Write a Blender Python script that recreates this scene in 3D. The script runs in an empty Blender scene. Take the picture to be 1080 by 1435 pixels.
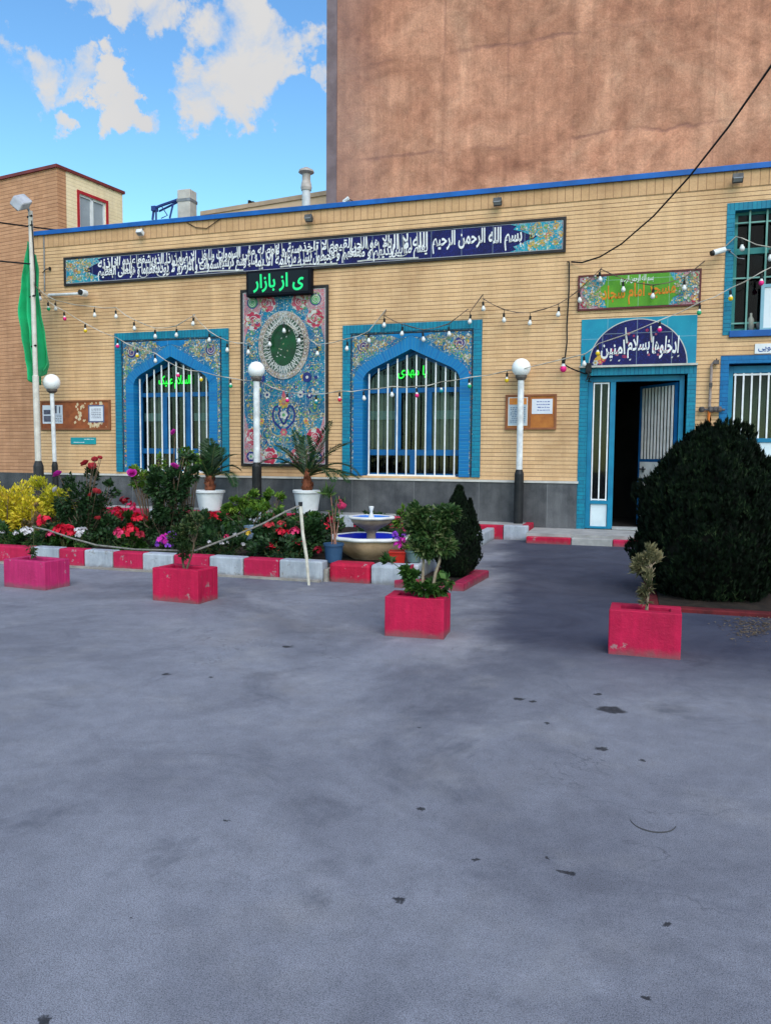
import bpy, bmesh, math, random
from math import sin, cos, pi, radians, sqrt, atan2, exp
from mathutils import Vector, Matrix, noise as mnoise
R = random.Random(7)
SC = bpy.context.scene
COL = SC.collection

# ------------------------------------------------------------------ camera
CH, FPX, CXP, CYP = 1.4, 1100.0, 540.0, 717.5
YAW, PIT, ROLL = 0.30423558, -0.06955624, 0.00815749
_f = Vector((-sin(YAW)*cos(PIT), cos(YAW)*cos(PIT), sin(PIT)))
_r0 = Vector((cos(YAW), sin(YAW), 0)); _u0 = _r0.cross(_f)
_r = _r0*cos(ROLL) + _u0*sin(ROLL); _u = _r.cross(_f)
cam = bpy.data.cameras.new('camera'); camo = bpy.data.objects.new('camera', cam); COL.objects.link(camo)
cam.sensor_fit = 'VERTICAL'; cam.sensor_height = 36; cam.lens = 36*FPX/1435
cam.clip_start = .05; cam.clip_end = 2000
M = Matrix((_r, _u, -_f)).transposed().to_4x4(); M.translation = (0, 0, CH)
camo.matrix_world = M; SC.camera = camo
def ray(px, py): return _r*((px-CXP)/FPX) - _u*((py-CYP)/FPX) + _f
def P(px, py, y):                      # survey helper: a photo point measured on the plane at depth y
    d = ray(px, py); t = y/d.y; return d.x*t, d.z*t+CH
def G(px, py, z=0.0):                  # ... measured on a level at height z
    d = ray(px, py); t = (z-CH)/d.z; return d.x*t, d.y*t
FY = 14.37                             # facade plane

# ------------------------------------------------------------------ sky, sun, exposure
SUN_EL, SUN_AZ = radians(44), radians(148)     # azimuth clockwise from +Y: behind the camera, to the right
w = bpy.data.worlds.new('World'); SC.world = w; w.use_nodes = True
SC.view_settings.view_transform = 'Standard'; SC.view_settings.look = 'None'
SC.view_settings.exposure = 1.05; SC.view_settings.gamma = 1

class NT:                              # tiny node helper
    def __init__(s, tree): s.t = tree; s.n = tree.nodes; s.l = tree.links
    def new(s, typ, **k):
        n = s.n.new(typ)
        for a, v in k.items(): setattr(n, a, v)
        return n
    def put(s, sock, v):
        if v is None: return
        if hasattr(v, 'is_output') or isinstance(v, bpy.types.NodeSocket): s.l.new(v, sock)
        else:
            if isinstance(v, (tuple, list)) and len(v) == 3 and sock.type == 'RGBA': v = (*v, 1)
            sock.default_value = v
    def m(s, op, a, b=None, c=None, clamp=False):
        n = s.new('ShaderNodeMath', operation=op, use_clamp=clamp)
        for i, v in enumerate((a, b, c)): s.put(n.inputs[i], v)
        return n.outputs[0]
    def mr(s, v, a, b, c=0.0, d=1.0, smooth=True):
        n = s.new('ShaderNodeMapRange'); n.interpolation_type = 'SMOOTHSTEP' if smooth else 'LINEAR'
        for i, x in enumerate((v, a, b, c, d)): s.put(n.inputs[i], x)
        return n.outputs[0]
    def mix(s, f, a, b, bt='MIX'):
        n = s.new('ShaderNodeMix', data_type='RGBA', blend_type=bt)
        s.put(n.inputs[0], f); s.put(n.inputs[6], a); s.put(n.inputs[7], b); return n.outputs[2]
    def noise(s, vec, scale, detail=3, rough=.55, dist=0.0, dims='3D'):
        n = s.new('ShaderNodeTexNoise', noise_dimensions=dims)
        s.put(n.inputs['Vector'], vec); n.inputs['Scale'].default_value = scale
        n.inputs['Detail'].default_value = detail; n.inputs['Roughness'].default_value = rough
        n.inputs['Distortion'].default_value = dist; return n.outputs[0]
    def vor(s, vec, scale, feature='F1', out=0, rnd=1.0):
        n = s.new('ShaderNodeTexVoronoi', feature=feature); s.put(n.inputs['Vector'], vec)
        n.inputs['Scale'].default_value = scale; n.inputs['Randomness'].default_value = rnd; return n.outputs[out]
    def ramp(s, v, stops, interp='LINEAR'):
        n = s.new('ShaderNodeValToRGB'); n.color_ramp.interpolation = interp; e = n.color_ramp.elements
        while len(e) < len(stops): e.new(.5)
        for i, (p, c) in enumerate(stops): e[i].position = p; e[i].color = (*c, 1)
        s.put(n.inputs[0], v); return n.outputs[0]
    def xyz(s, vec):
        n = s.new('ShaderNodeSeparateXYZ'); s.put(n.inputs[0], vec); return n.outputs
    def comb(s, x, y, z=0.0):
        n = s.new('ShaderNodeCombineXYZ')
        for i, v in enumerate((x, y, z)): s.put(n.inputs[i], v)
        return n.outputs[0]
    def white(s, x, y):
        n = s.new('ShaderNodeTexWhiteNoise', noise_dimensions='2D'); s.put(n.inputs['Vector'], s.comb(x, y)); return n.outputs[0]

def build_world():
    t = NT(w.node_tree); w.node_tree.nodes.clear()
    sky = t.new('ShaderNodeTexSky', sky_type='NISHITA'); sky.sun_disc = False
    sky.sun_elevation = SUN_EL; sky.sun_rotation = SUN_AZ; sky.air_density = 1.0; sky.dust_density = .6; sky.ozone_density = 1.6
    d = t.new('ShaderNodeTexCoord').outputs['Generated']
    nz = t.noise(d, 17.0, 8, .66, .35); nl = t.noise(d, 8.0, 4, .5, .2); nf = t.noise(d, 3.2, 5, .6, .2)
    wn = t.new('ShaderNodeTexNoise'); t.put(wn.inputs['Vector'], d); wn.inputs['Scale'].default_value = 13; wn.inputs['Detail'].default_value = 7; wn.inputs['Roughness'].default_value = .62
    w1 = t.new('ShaderNodeVectorMath', operation='SUBTRACT'); t.put(w1.inputs[0], wn.outputs[1]); w1.inputs[1].default_value = (.5, .5, .5)
    w2 = t.new('ShaderNodeVectorMath', operation='SCALE'); t.put(w2.inputs[0], w1.outputs[0]); w2.inputs['Scale'].default_value = .17
    w3 = t.new('ShaderNodeVectorMath', operation='ADD'); t.put(w3.inputs[0], d); t.put(w3.inputs[1], w2.outputs[0])
    w4 = t.new('ShaderNodeVectorMath', operation='NORMALIZE'); t.put(w4.inputs[0], w3.outputs[0]); dw = w4.outputs[0]
    mask = None
    #   px, py, radius px, strength : where the clouds stand in the sky
    for px, py, rad, st in [(350, 70, 62, 1), (325, 120, 55, 1), (300, 165, 42, .9), (390, 55, 44, .95), (330, 20, 58, 1), (280, 178, 26, .6),
                            (120, -8, 32, .75), (180, 0, 40, .88), (232, 4, 38, .9), (60, 95, 38, .85), (25, 100, 26, .6), (105, 105, 24, .7),
                            (150, 105, 30, .95), (180, 140, 28, .9), (205, 150, 18, .6), (90, 162, 20, .75), (8, 115, 22, .5), (403, 103, 24, .8), (445, 122, 20, .85), (376, 130, 12, .55)]:
        v = ray(px, py).normalized()
        n = t.new('ShaderNodeVectorMath', operation='DOT_PRODUCT'); t.put(n.inputs[0], dw); n.inputs[1].default_value = v
        a0 = cos(rad*1.32/FPX*.93)
        b = t.mr(n.outputs['Value'], a0, cos(rad*.15/FPX), 0.0, st)
        mask = b if mask is None else t.m('MAXIMUM', mask, b)
    x, y, z = t.xyz(d)
    rest = t.m('MULTIPLY', t.mr(y, .45, .1), t.mr(nf, .44, .62))       # broken cloud added over the unseen sky to brighten the ambient light
    mask = t.m('MAXIMUM', mask, t.m('MULTIPLY', rest, .8))
    val = t.m('ADD', mask, t.m('ADD', t.m('MULTIPLY', t.m('SUBTRACT', nz, .5), 1.3), t.m('MULTIPLY', t.m('SUBTRACT', nl, .5), .9)))
    cl = t.m('MULTIPLY', t.mr(val, .39, .90), t.mr(z, .02, .12))
    shade = t.mix(t.noise(d, 5, 4), (3.0, 3.05, 3.2), (3.75, 3.7, 3.62))
    hs = t.new('ShaderNodeHueSaturation'); hs.inputs['Saturation'].default_value = 1.12; hs.inputs['Value'].default_value = 1.12; t.put(hs.inputs['Color'], sky.outputs[0])
    blue = t.mix(1.0, hs.outputs[0], t.mix(t.mr(z, .05, .55), (1.05, 1.36, 1.08), (.80, 1.02, 1.10)), 'MULTIPLY')
    col = t.mix(cl, blue, shade)
    bg = t.new('ShaderNodeBackground'); bg.inputs[1].default_value = .1; t.put(bg.inputs[0], col)
    out = t.new('ShaderNodeOutputWorld'); t.l.new(bg.outputs[0], out.inputs[0])
build_world()
sl = bpy.data.lights.new('sun', 'SUN'); sl.energy = 1.5; sl.angle = radians(50); sl.color = (1, .94, .85)
so = bpy.data.objects.new('sun', sl); COL.objects.link(so)
_sd = Vector((sin(SUN_AZ)*cos(SUN_EL), cos(SUN_AZ)*cos(SUN_EL), sin(SUN_EL)))
so.rotation_euler = _sd.to_track_quat('Z', 'Y').to_euler(); so.location = (0, -5, 20)

# ------------------------------------------------------------------ object helpers
def tag(o, label=None, cat=None, group=None, kind=None):
    if label: o['label'] = label
    if cat: o['category'] = cat
    if group: o['group'] = group
    if kind: o['kind'] = kind
    return o
def thing(name, label, cat, loc=(0, 0, 0), group=None, rz=0):
    o = bpy.data.objects.new(name, None); COL.objects.link(o); o.location = loc; o.rotation_euler.z = rz
    o.empty_display_size = .1
    return tag(o, label, cat, group)
def wloc(o):
    v = Vector((0, 0, 0))
    while o: v = v + o.location; o = o.parent
    return v
class MB:
    def __init__(s): s.v = []; s.f = []; s.mi = []; s.smooth = False
    def add(s, vs, fs, mi=0):
        b = len(s.v); s.v += [tuple(v) for v in vs]
        for f in fs: s.f.append(tuple(i+b for i in f)); s.mi.append(mi)
        return s
    def box(s, x0, x1, y0, y1, z0, z1, mi=0):
        return s.add([(x0, y0, z0), (x1, y0, z0), (x1, y1, z0), (x0, y1, z0), (x0, y0, z1), (x1, y0, z1), (x1, y1, z1), (x0, y1, z1)],
                     [(0, 3, 2, 1), (4, 5, 6, 7), (0, 1, 5, 4), (1, 2, 6, 5), (2, 3, 7, 6), (3, 0, 4, 7)], mi)
    def obox(s, c, ax, ay, az, mi=0):       # oriented box: centre and three half-axis vectors
        c, ax, ay, az = Vector(c), Vector(ax), Vector(ay), Vector(az); vs = []
        for k in (-1, 1):
            for i, j in ((-1, -1), (1, -1), (1, 1), (-1, 1)): vs.append(c+ax*i+ay*j+az*k)
        return s.add(vs, [(0, 3, 2, 1), (4, 5, 6, 7), (0, 1, 5, 4), (1, 2, 6, 5), (2, 3, 7, 6), (3, 0, 4, 7)], mi)
    def tube(s, pts, r, n=8, cap=True, mi=0):
        pts = [Vector(p) for p in pts]; rs = r if isinstance(r, (list, tuple)) else [r]*len(pts)
        vs = []; prev = None
        for i, p in enumerate(pts):
            d = (pts[min(i+1, len(pts)-1)]-pts[max(i-1, 0)]).normalized()
            if prev is None: a = d.orthogonal().normalized()
            else: a = (prev - d*prev.dot(d)); a = a.normalized() if a.length > 1e-6 else d.orthogonal().normalized()
            prev = a; b = d.cross(a)
            for k in range(n): vs.append(p + (a*cos(2*pi*k/n)+b*sin(2*pi*k/n))*rs[i])
        fs = [(i*n+k, i*n+(k+1) % n, (i+1)*n+(k+1) % n, (i+1)*n+k) for i in range(len(pts)-1) for k in range(n)]
        if cap: fs += [tuple(range(n-1, -1, -1)), tuple((len(pts)-1)*n+k for k in range(n))]
        return s.add(vs, fs, mi)
    def lathe(s, prof, c=(0, 0, 0), n=24, lobe=None, mi=0, cap=True):    # prof: (radius, z)
        vs = []
        for j, (r, z) in enumerate(prof):
            for k in range(n):
                a = 2*pi*k/n; q = r*(1 + (lobe(a, j) if lobe else 0)); vs.append((c[0]+q*cos(a), c[1]+q*sin(a), c[2]+z))
        fs = [(j*n+k, j*n+(k+1) % n, (j+1)*n+(k+1) % n, (j+1)*n+k) for j in range(len(prof)-1) for k in range(n)]
        if cap: fs += [tuple(range(n-1, -1, -1)), tuple((len(prof)-1)*n+k for k in range(n))]
        return s.add(vs, fs, mi)
    def sphere(s, c, r, n=16, m=10, sz=1.0, mi=0):
        return s.lathe([(max(r*sin(pi*j/m), 1e-4), -r*sz*cos(pi*j/m)) for j in range(m+1)], c, n, None, mi, False)
    def plate(s, pts, y0, y1, mi=0):        # outline (x, z) counter-clockwise seen from -Y, front at y0, back at y1
        n = len(pts)
        return s.add([(x, y0, z) for x, z in pts]+[(x, y1, z) for x, z in pts],
                     [tuple(range(n)), tuple(range(2*n-1, n-1, -1))]+[(i+n, (i+1) % n+n, (i+1) % n, i) for i in range(n)], mi)
    def slab(s, pts, z0, z1, mi=0):         # outline (x, y) counter-clockwise from above
        n = len(pts)
        return s.add([(x, y, z1) for x, y in pts]+[(x, y, z0) for x, y in pts],
                     [tuple(range(n)), tuple(range(2*n-1, n-1, -1))]+[(i+n, (i+1) % n+n, (i+1) % n, i) for i in range(n)], mi)
    def strip(s, a, b, mi=0):               # quads between two vertex rows
        n = len(a); return s.add(list(a)+list(b), [(i, i+1, n+i+1, n+i) for i in range(n-1)], mi)
    def leaf(s, p, d, nrm, L, W, mi=0, bend=.12):
        side = d.cross(nrm)
        side = side.normalized() if side.length > 1e-5 else d.orthogonal().normalized()
        n2 = side.cross(d)
        return s.add([p, p+d*L*.45+side*W*.5+n2*L*bend, p+d*L, p+d*L*.45-side*W*.5+n2*L*bend], [(0, 1, 2), (0, 2, 3)], mi)
    def build(s, name, mat, parent=None, local=False, smooth=False, bevel=0, label=None):
        me = bpy.data.meshes.new(name)
        off = Vector((0, 0, 0)) if (local or parent is None) else wloc(parent)
        me.from_pydata([Vector(v)-off for v in s.v], [], s.f)
        mats = mat if isinstance(mat, (list, tuple)) else [mat]
        for m_ in mats: me.materials.append(m_)
        if len(mats) > 1: me.polygons.foreach_set('material_index', s.mi)
        if smooth: me.polygons.foreach_set('use_smooth', [True]*len(me.polygons))
        me.update()
        o = bpy.data.objects.new(name, me); COL.objects.link(o)
        if parent: o.parent = parent
        if smooth == 'auto' or bevel:
            if bevel:
                b = o.modifiers.new('bevel', 'BEVEL'); b.width = bevel; b.segments = 2; b.limit_method = 'ANGLE'; b.angle_limit = radians(40)
        if label: o['label'] = label
        return o
def place(me, name, loc, parent=None, rot=None, scale=None, label=None):   # linked copy of a mesh
    o = bpy.data.objects.new(name, me); COL.objects.link(o)
    if parent: o.parent = parent; o.location = Vector(loc)-wloc(parent)
    else: o.location = loc
    if rot: o.rotation_euler = rot
    if scale: o.scale = scale if isinstance(scale, (tuple, list)) else (scale,)*3
    if label: o['label'] = label
    return o

# ------------------------------------------------------------------ materials
def L(r, g, b, k=1.0):
    f = lambda c: ((c/255+.055)/1.055)**2.4 if c > 10 else c/255/12.92
    return (f(r)*k, f(g)*k, f(b)*k)
MATS = {}
def new_mat(name):
    m = bpy.data.materials.new(name); m.use_nodes = True; t = NT(m.node_tree)
    b = m.node_tree.nodes['Principled BSDF']; b.inputs['Specular IOR Level'].default_value = .25
    return m, t, b
def pm(name, c1, c2=None, scale=6, rough=.6, bump=0, bscale=None, metal=0, spec=.25, emit=None, es=0, coat=0, detail=4):
    if name in MATS: return MATS[name]
    m, t, b = new_mat(name)
    co = t.new('ShaderNodeTexCoord').outputs['Object']
    c2 = c2 or tuple(x*.78 for x in c1)
    nz = t.noise(co, scale, detail, .6)
    t.put(b.inputs['Base Color'], t.mix(t.mr(nz, .3, .7), c2, c1))
    t.put(b.inputs['Roughness'], t.mr(t.noise(co, scale*2.3, 3), .2, .8, rough-.1, rough+.1, False))
    b.inputs['Metallic'].default_value = metal; b.inputs['Specular IOR Level'].default_value = spec; b.inputs['Coat Weight'].default_value = coat
    if bump:
        bn = t.new('ShaderNodeBump'); bn.inputs['Strength'].default_value = bump; bn.inputs['Distance'].default_value = .01
        t.put(bn.inputs['Height'], t.noise(co, bscale or scale*6, 5, .65)); t.put(b.inputs['Normal'], bn.outputs[0])
    if emit: b.inputs['Emission Color'].default_value = (*emit, 1); b.inputs['Emission Strength'].default_value = es
    MATS[name] = m; return m
def painted(name, c1, c2, under=(.30, .29, .28), chip=.60, scale=3.0):     # brushed paint on concrete: chips, scuffs, splashed dirt at the foot
    if name in MATS: return MATS[name]
    m, t, b = new_mat(name); co = t.new('ShaderNodeTexCoord').outputs['Object']; x, y, z = t.xyz(co); geo = t.new('ShaderNodeNewGeometry').outputs['Position']
    c = t.mix(t.mr(t.noise(geo, scale, 5, .65), .3, .7), c2, c1)
    v = t.mr(t.noise(t.comb(t.m('MULTIPLY', t.m('ADD', x, y), 9.0), 0, t.m('MULTIPLY', z, 1.3)), 2.0, 4, .6), .3, .7, .80, 1.1, False); c = t.mix(1.0, c, t.comb(v, v, v), 'MULTIPLY')
    n = t.m('ADD', t.m('MULTIPLY', t.noise(geo, 5.5, 3), .5), t.m('MULTIPLY', t.noise(geo, 26, 6, .72), .5))
    c = t.mix(t.m('MULTIPLY', t.mr(n, chip, chip+.025), .8), c, under)
    foot = t.m('MULTIPLY', t.mr(t.m('ADD', z, t.m('MULTIPLY', t.m('SUBTRACT', t.noise(geo, 14, 4), .5), .10)), .0, .07, 1.0, 0.0), .62); c = t.mix(foot, c, (.105, .09, .085))
    t.put(b.inputs['Base Color'], c); b.inputs['Roughness'].default_value = .62
    bn = t.new('ShaderNodeBump'); bn.inputs['Strength'].default_value = .55; bn.inputs['Distance'].default_value = .008; t.put(bn.inputs['Height'], t.m('ADD', t.noise(geo, 60, 5, .7), t.m('MULTIPLY', t.noise(geo, 9, 3), 1.6))); t.put(b.inputs['Normal'], bn.outputs[0])
    MATS[name] = m; return m
def brick(name, c1, c2, mortar, row=.0715, blen=.30, jw=.075, vs=.35, vertical=False, rough=.75, stain=.35, coord='Object', bump=.5, vjw=.012, staincol=(.5, .42, .36)):
    m, t, b = new_mat(name)
    co = t.new('ShaderNodeTexCoord').outputs[coord]
    x, y, z = t.xyz(co); u = t.m('ADD', x, y)
    if vertical: u, z = z, u
    v = t.m('DIVIDE', z, row); ri = t.m('FLOOR', v); jd = t.m('PINGPONG', v, .5)
    jm = t.mr(jd, jw*.45, jw*1.5, 1.0, 0.0)
    sh = t.white(ri, 3.7)
    uu = t.m('ADD', t.m('DIVIDE', u, blen), t.m('ADD', t.m('MULTIPLY', ri, .5), t.m('MULTIPLY', sh, .18)))
    ci = t.m('FLOOR', uu); vm = t.m('MULTIPLY', t.mr(t.m('PINGPONG', uu, .5), vjw, vjw*2.6, 1.0, 0.0), vs)
    rnd = t.white(ci, ri)
    c = t.mix(rnd, c1, c2)
    big = t.noise(co, .55, 5, .62)
    stn = t.mix(t.m('MULTIPLY', t.mr(big, .48, .72), stain), c, staincol, 'MULTIPLY')
    fine = t.mr(t.noise(co, 38, 4, .7), .25, .75, .82, 1.1, False)
    stn = t.mix(1.0, stn, t.comb(fine, fine, fine), 'MULTIPLY')
    sk = t.noise(t.comb(t.m('MULTIPLY', u, 2.6), 0, t.m('MULTIPLY', z, .25)), 1.4, 6, .66); sk = t.mr(sk, .34, .68, .84, 1.07, False); stn = t.mix(1.0, stn, t.comb(sk, sk, sk), 'MULTIPLY')
    jm2 = t.m('MAXIMUM', t.m('MULTIPLY', jm, t.mr(t.white(ri, 9.1), 0, 1, .62, 1.0, False)), vm)
    t.put(b.inputs['Base Color'], t.mix(jm2, stn, mortar))
    t.put(b.inputs['Roughness'], t.m('ADD', rough, t.m('MULTIPLY', jm2, .2)))
    bn = t.new('ShaderNodeBump'); bn.inputs['Strength'].default_value = bump; bn.inputs['Distance'].default_value = .012
    t.put(bn.inputs['Height'], t.m('SUBTRACT', t.m('MULTIPLY', t.noise(co, 60, 3), .2), jm2)); t.put(b.inputs['Normal'], bn.outputs[0])
    return m
def leafmat(name, stops, rough=.5, trans=.25, spec=.3):
    m, t, b = new_mat(name)
    g = t.new('ShaderNodeNewGeometry').outputs['Random Per Island']
    co = t.new('ShaderNodeTexCoord').outputs['Object']
    f = t.m('ADD', t.m('MULTIPLY', g, .75), t.m('MULTIPLY', t.m('SUBTRACT', t.noise(co, 5, 2), .38), 1.0), clamp=True)
    c = t.ramp(f, stops); t.put(b.inputs['Base Color'], c)
    b.inputs['Roughness'].default_value = rough; b.inputs['Specular IOR Level'].default_value = spec
    tr = t.new('ShaderNodeBsdfTranslucent'); t.put(tr.inputs[0], c)
    mx = t.new('ShaderNodeMixShader'); mx.inputs[0].default_value = trans
    out = [n for n in t.n if n.type == 'OUTPUT_MATERIAL'][0]
    t.l.new(b.outputs[0], mx.inputs[1]); t.l.new(tr.outputs[0], mx.inputs[2]); t.l.new(mx.outputs[0], out.inputs[0])
    return m

C_WHITE = pm('white_paint', (.72, .73, .75), (.58, .6, .62), 5, .5)
C_BARS = pm('grille_white', (.80, .80, .82), (.66, .66, .68), 9, .45)
C_POLE = pm('pole_white', (.74, .75, .77), (.5, .51, .53), 7, .5)
C_BLACK = pm('black_paint', (.010, .010, .012), (.02, .02, .022), 8, .5)
C_BLUEPAINT = pm('coping_blue', (.010, .115, .42), (.008, .075, .27), 2.5, .45)
C_FRAME = pm('frame_blue', (.008, .12, .32), (.006, .08, .23), 3, .42)
C_TEALFRAME = pm('frame_teal', (.010, .20, .34), (.008, .14, .27), 3, .42)
C_SOCKET = pm('socket_black', (.008, .008, .008), None, 8, .5)
C_CABLE = pm('cable_black', (.008, .008, .009), None, 8, .55)
C_CORD = pm('cord_white', (.55, .50, .44), (.35, .31, .27), 5, .6)
C_BROWNWOOD = pm('board_brown', (.30, .085, .028), (.19, .048, .018), 7, .6)
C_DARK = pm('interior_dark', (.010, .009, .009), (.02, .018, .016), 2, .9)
C_GREY = pm('grey_metal', (.25, .26, .28), (.16, .165, .175), 7, .5, metal=.3)
C_SOIL = pm('soil', (.030, .020, .014), (.012, .008, .006), 9, .95, .9, 40)
BRICK = brick('cream_brick', (.71, .455, .25), (.645, .40, .21), (.15, .075, .045), jw=.08, vs=.08, stain=.45)
BRICKV = brick('cream_soldier_brick', (.60, .36, .19), (.55, .325, .165), (.30, .165, .09), row=.135, blen=.6, jw=.05, vs=0, vertical=True, stain=.4)
TEALB = brick('teal_brick', (.006, .215, .32), (.008, .165, .27), (.004, .055, .12), row=.068, blen=.2, jw=.05, vs=.4, rough=.5, stain=.25, staincol=(.6, .8, .9))
TEALBV = brick('teal_brick_upright', (.006, .215, .32), (.008, .165, .27), (.004, .055, .12), row=.068, blen=.6, jw=.05, vs=0, vertical=True, rough=.5, stain=.25, staincol=(.6, .8, .9))
BLUEB = brick('blue_brick', (.004, .155, .37), (.004, .115, .30), (.003, .055, .17), row=.068, blen=.2, jw=.05, vs=.4, rough=.5, stain=.2, staincol=(.6, .8, .9))

# ------------------------------------------------------------------ Persian lettering
_FORMS = {'ا': 'FE8D FE8E', 'آ': 'FE81 FE82', 'أ': 'FE83 FE84', 'ؤ': 'FE85 FE86', 'إ': 'FE87 FE88', 'ئ': 'FE89 FE8A FE8B FE8C', 'ب': 'FE8F FE90 FE91 FE92', 'ة': 'FE93 FE94', 'ت': 'FE95 FE96 FE97 FE98', 'ث': 'FE99 FE9A FE9B FE9C',
 'ج': 'FE9D FE9E FE9F FEA0', 'ح': 'FEA1 FEA2 FEA3 FEA4', 'خ': 'FEA5 FEA6 FEA7 FEA8', 'د': 'FEA9 FEAA', 'ذ': 'FEAB FEAC', 'ر': 'FEAD FEAE', 'ز': 'FEAF FEB0', 'س': 'FEB1 FEB2 FEB3 FEB4', 'ش': 'FEB5 FEB6 FEB7 FEB8',
 'ص': 'FEB9 FEBA FEBB FEBC', 'ض': 'FEBD FEBE FEBF FEC0', 'ط': 'FEC1 FEC2 FEC3 FEC4', 'ظ': 'FEC5 FEC6 FEC7 FEC8', 'ع': 'FEC9 FECA FECB FECC', 'غ': 'FECD FECE FECF FED0', 'ف': 'FED1 FED2 FED3 FED4', 'ق': 'FED5 FED6 FED7 FED8',
 'ل': 'FEDD FEDE FEDF FEE0', 'م': 'FEE1 FEE2 FEE3 FEE4', 'ن': 'FEE5 FEE6 FEE7 FEE8', 'ه': 'FEE9 FEEA FEEB FEEC', 'و': 'FEED FEEE', 'ى': 'FEEF FEF0', 'ی': 'FBFC FBFD FBFE FBFF', 'ي': 'FEF1 FEF2 FEF3 FEF4', 'ک': 'FB8E FB8F FB90 FB91', 'ك': 'FED9 FEDA FEDB FEDC', 'ـ': '0640 0640 0640 0640'}
_FORMS = {k: [chr(int(h, 16)) for h in v.split()] for k, v in _FORMS.items()}
def shape_ar(s):
    s = s.replace('لا', '\u0001'); out = []
    fm = dict(_FORMS); fm['\u0001'] = ['\uFEFB', '\uFEFC']
    for i, ch in enumerate(s):
        if ch not in fm: out.append(ch); continue
        pj = i > 0 and s[i-1] in fm and len(fm[s[i-1]]) == 4
        nj = len(fm[ch]) == 4 and i+1 < len(s) and s[i+1] in fm
        out.append(fm[ch][(1 if pj else 0) if not nj else (3 if pj else 2)])
    return ''.join(reversed(out))
def text(name, s, x0, x1, z0, z1, y, mat, parent, ext=.004, bold=0.0, res=2, shear=0.0, slope=0.0):
    c = bpy.data.curves.new('lettering', 'FONT'); c.body = shape_ar(s); c.resolution_u = res; c.extrude = .02; c.offset = bold; c.fill_mode = 'FRONT'
    o = bpy.data.objects.new('lettering', c); COL.objects.link(o)
    dg = bpy.context.evaluated_depsgraph_get(); me = bpy.data.meshes.new_from_object(o.evaluated_get(dg))
    bpy.data.objects.remove(o); bpy.data.curves.remove(c)
    vs = [v.co for v in me.vertices]
    ax, bx = min(v.x for v in vs), max(v.x for v in vs); ay, by = min(v.y for v in vs), max(v.y for v in vs)
    off = wloc(parent) if parent else Vector((0, 0, 0))
    for v in me.vertices:
        u, t = (v.co.x-ax)/(bx-ax), (v.co.y-ay)/(by-ay)
        v.co = Vector((x0+(x1-x0)*u + shear*(t-.5)*(z1-z0), y-ext*(1 if v.co.z > 0 else 0), z0+(z1-z0)*t + slope*(u-.5)))-off
    me.materials.clear(); me.materials.append(mat); me.name = name
    o = bpy.data.objects.new(name, me); COL.objects.link(o)
    if parent: o.parent = parent
    return o
SPOTS = [(857, 995, .064), (838, 973, .030), (728, 979, .036), (747, 983, .026), (790, 1222, .026), (668, 1205, .018), (561, 1260, .021), (770, 1201, .013), (900, 1065, .018), (843, 1050, .034), (905, 1399, .020), (404, 906, .044), (296, 948, .024), (233, 945, .034), (766, 1013, .022), (62, 1430, .024), (183, 1285, .010), (589, 1020, .014), (933, 1294, .016), (318, 1150, .014), (590, 1135, .02)]
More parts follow.
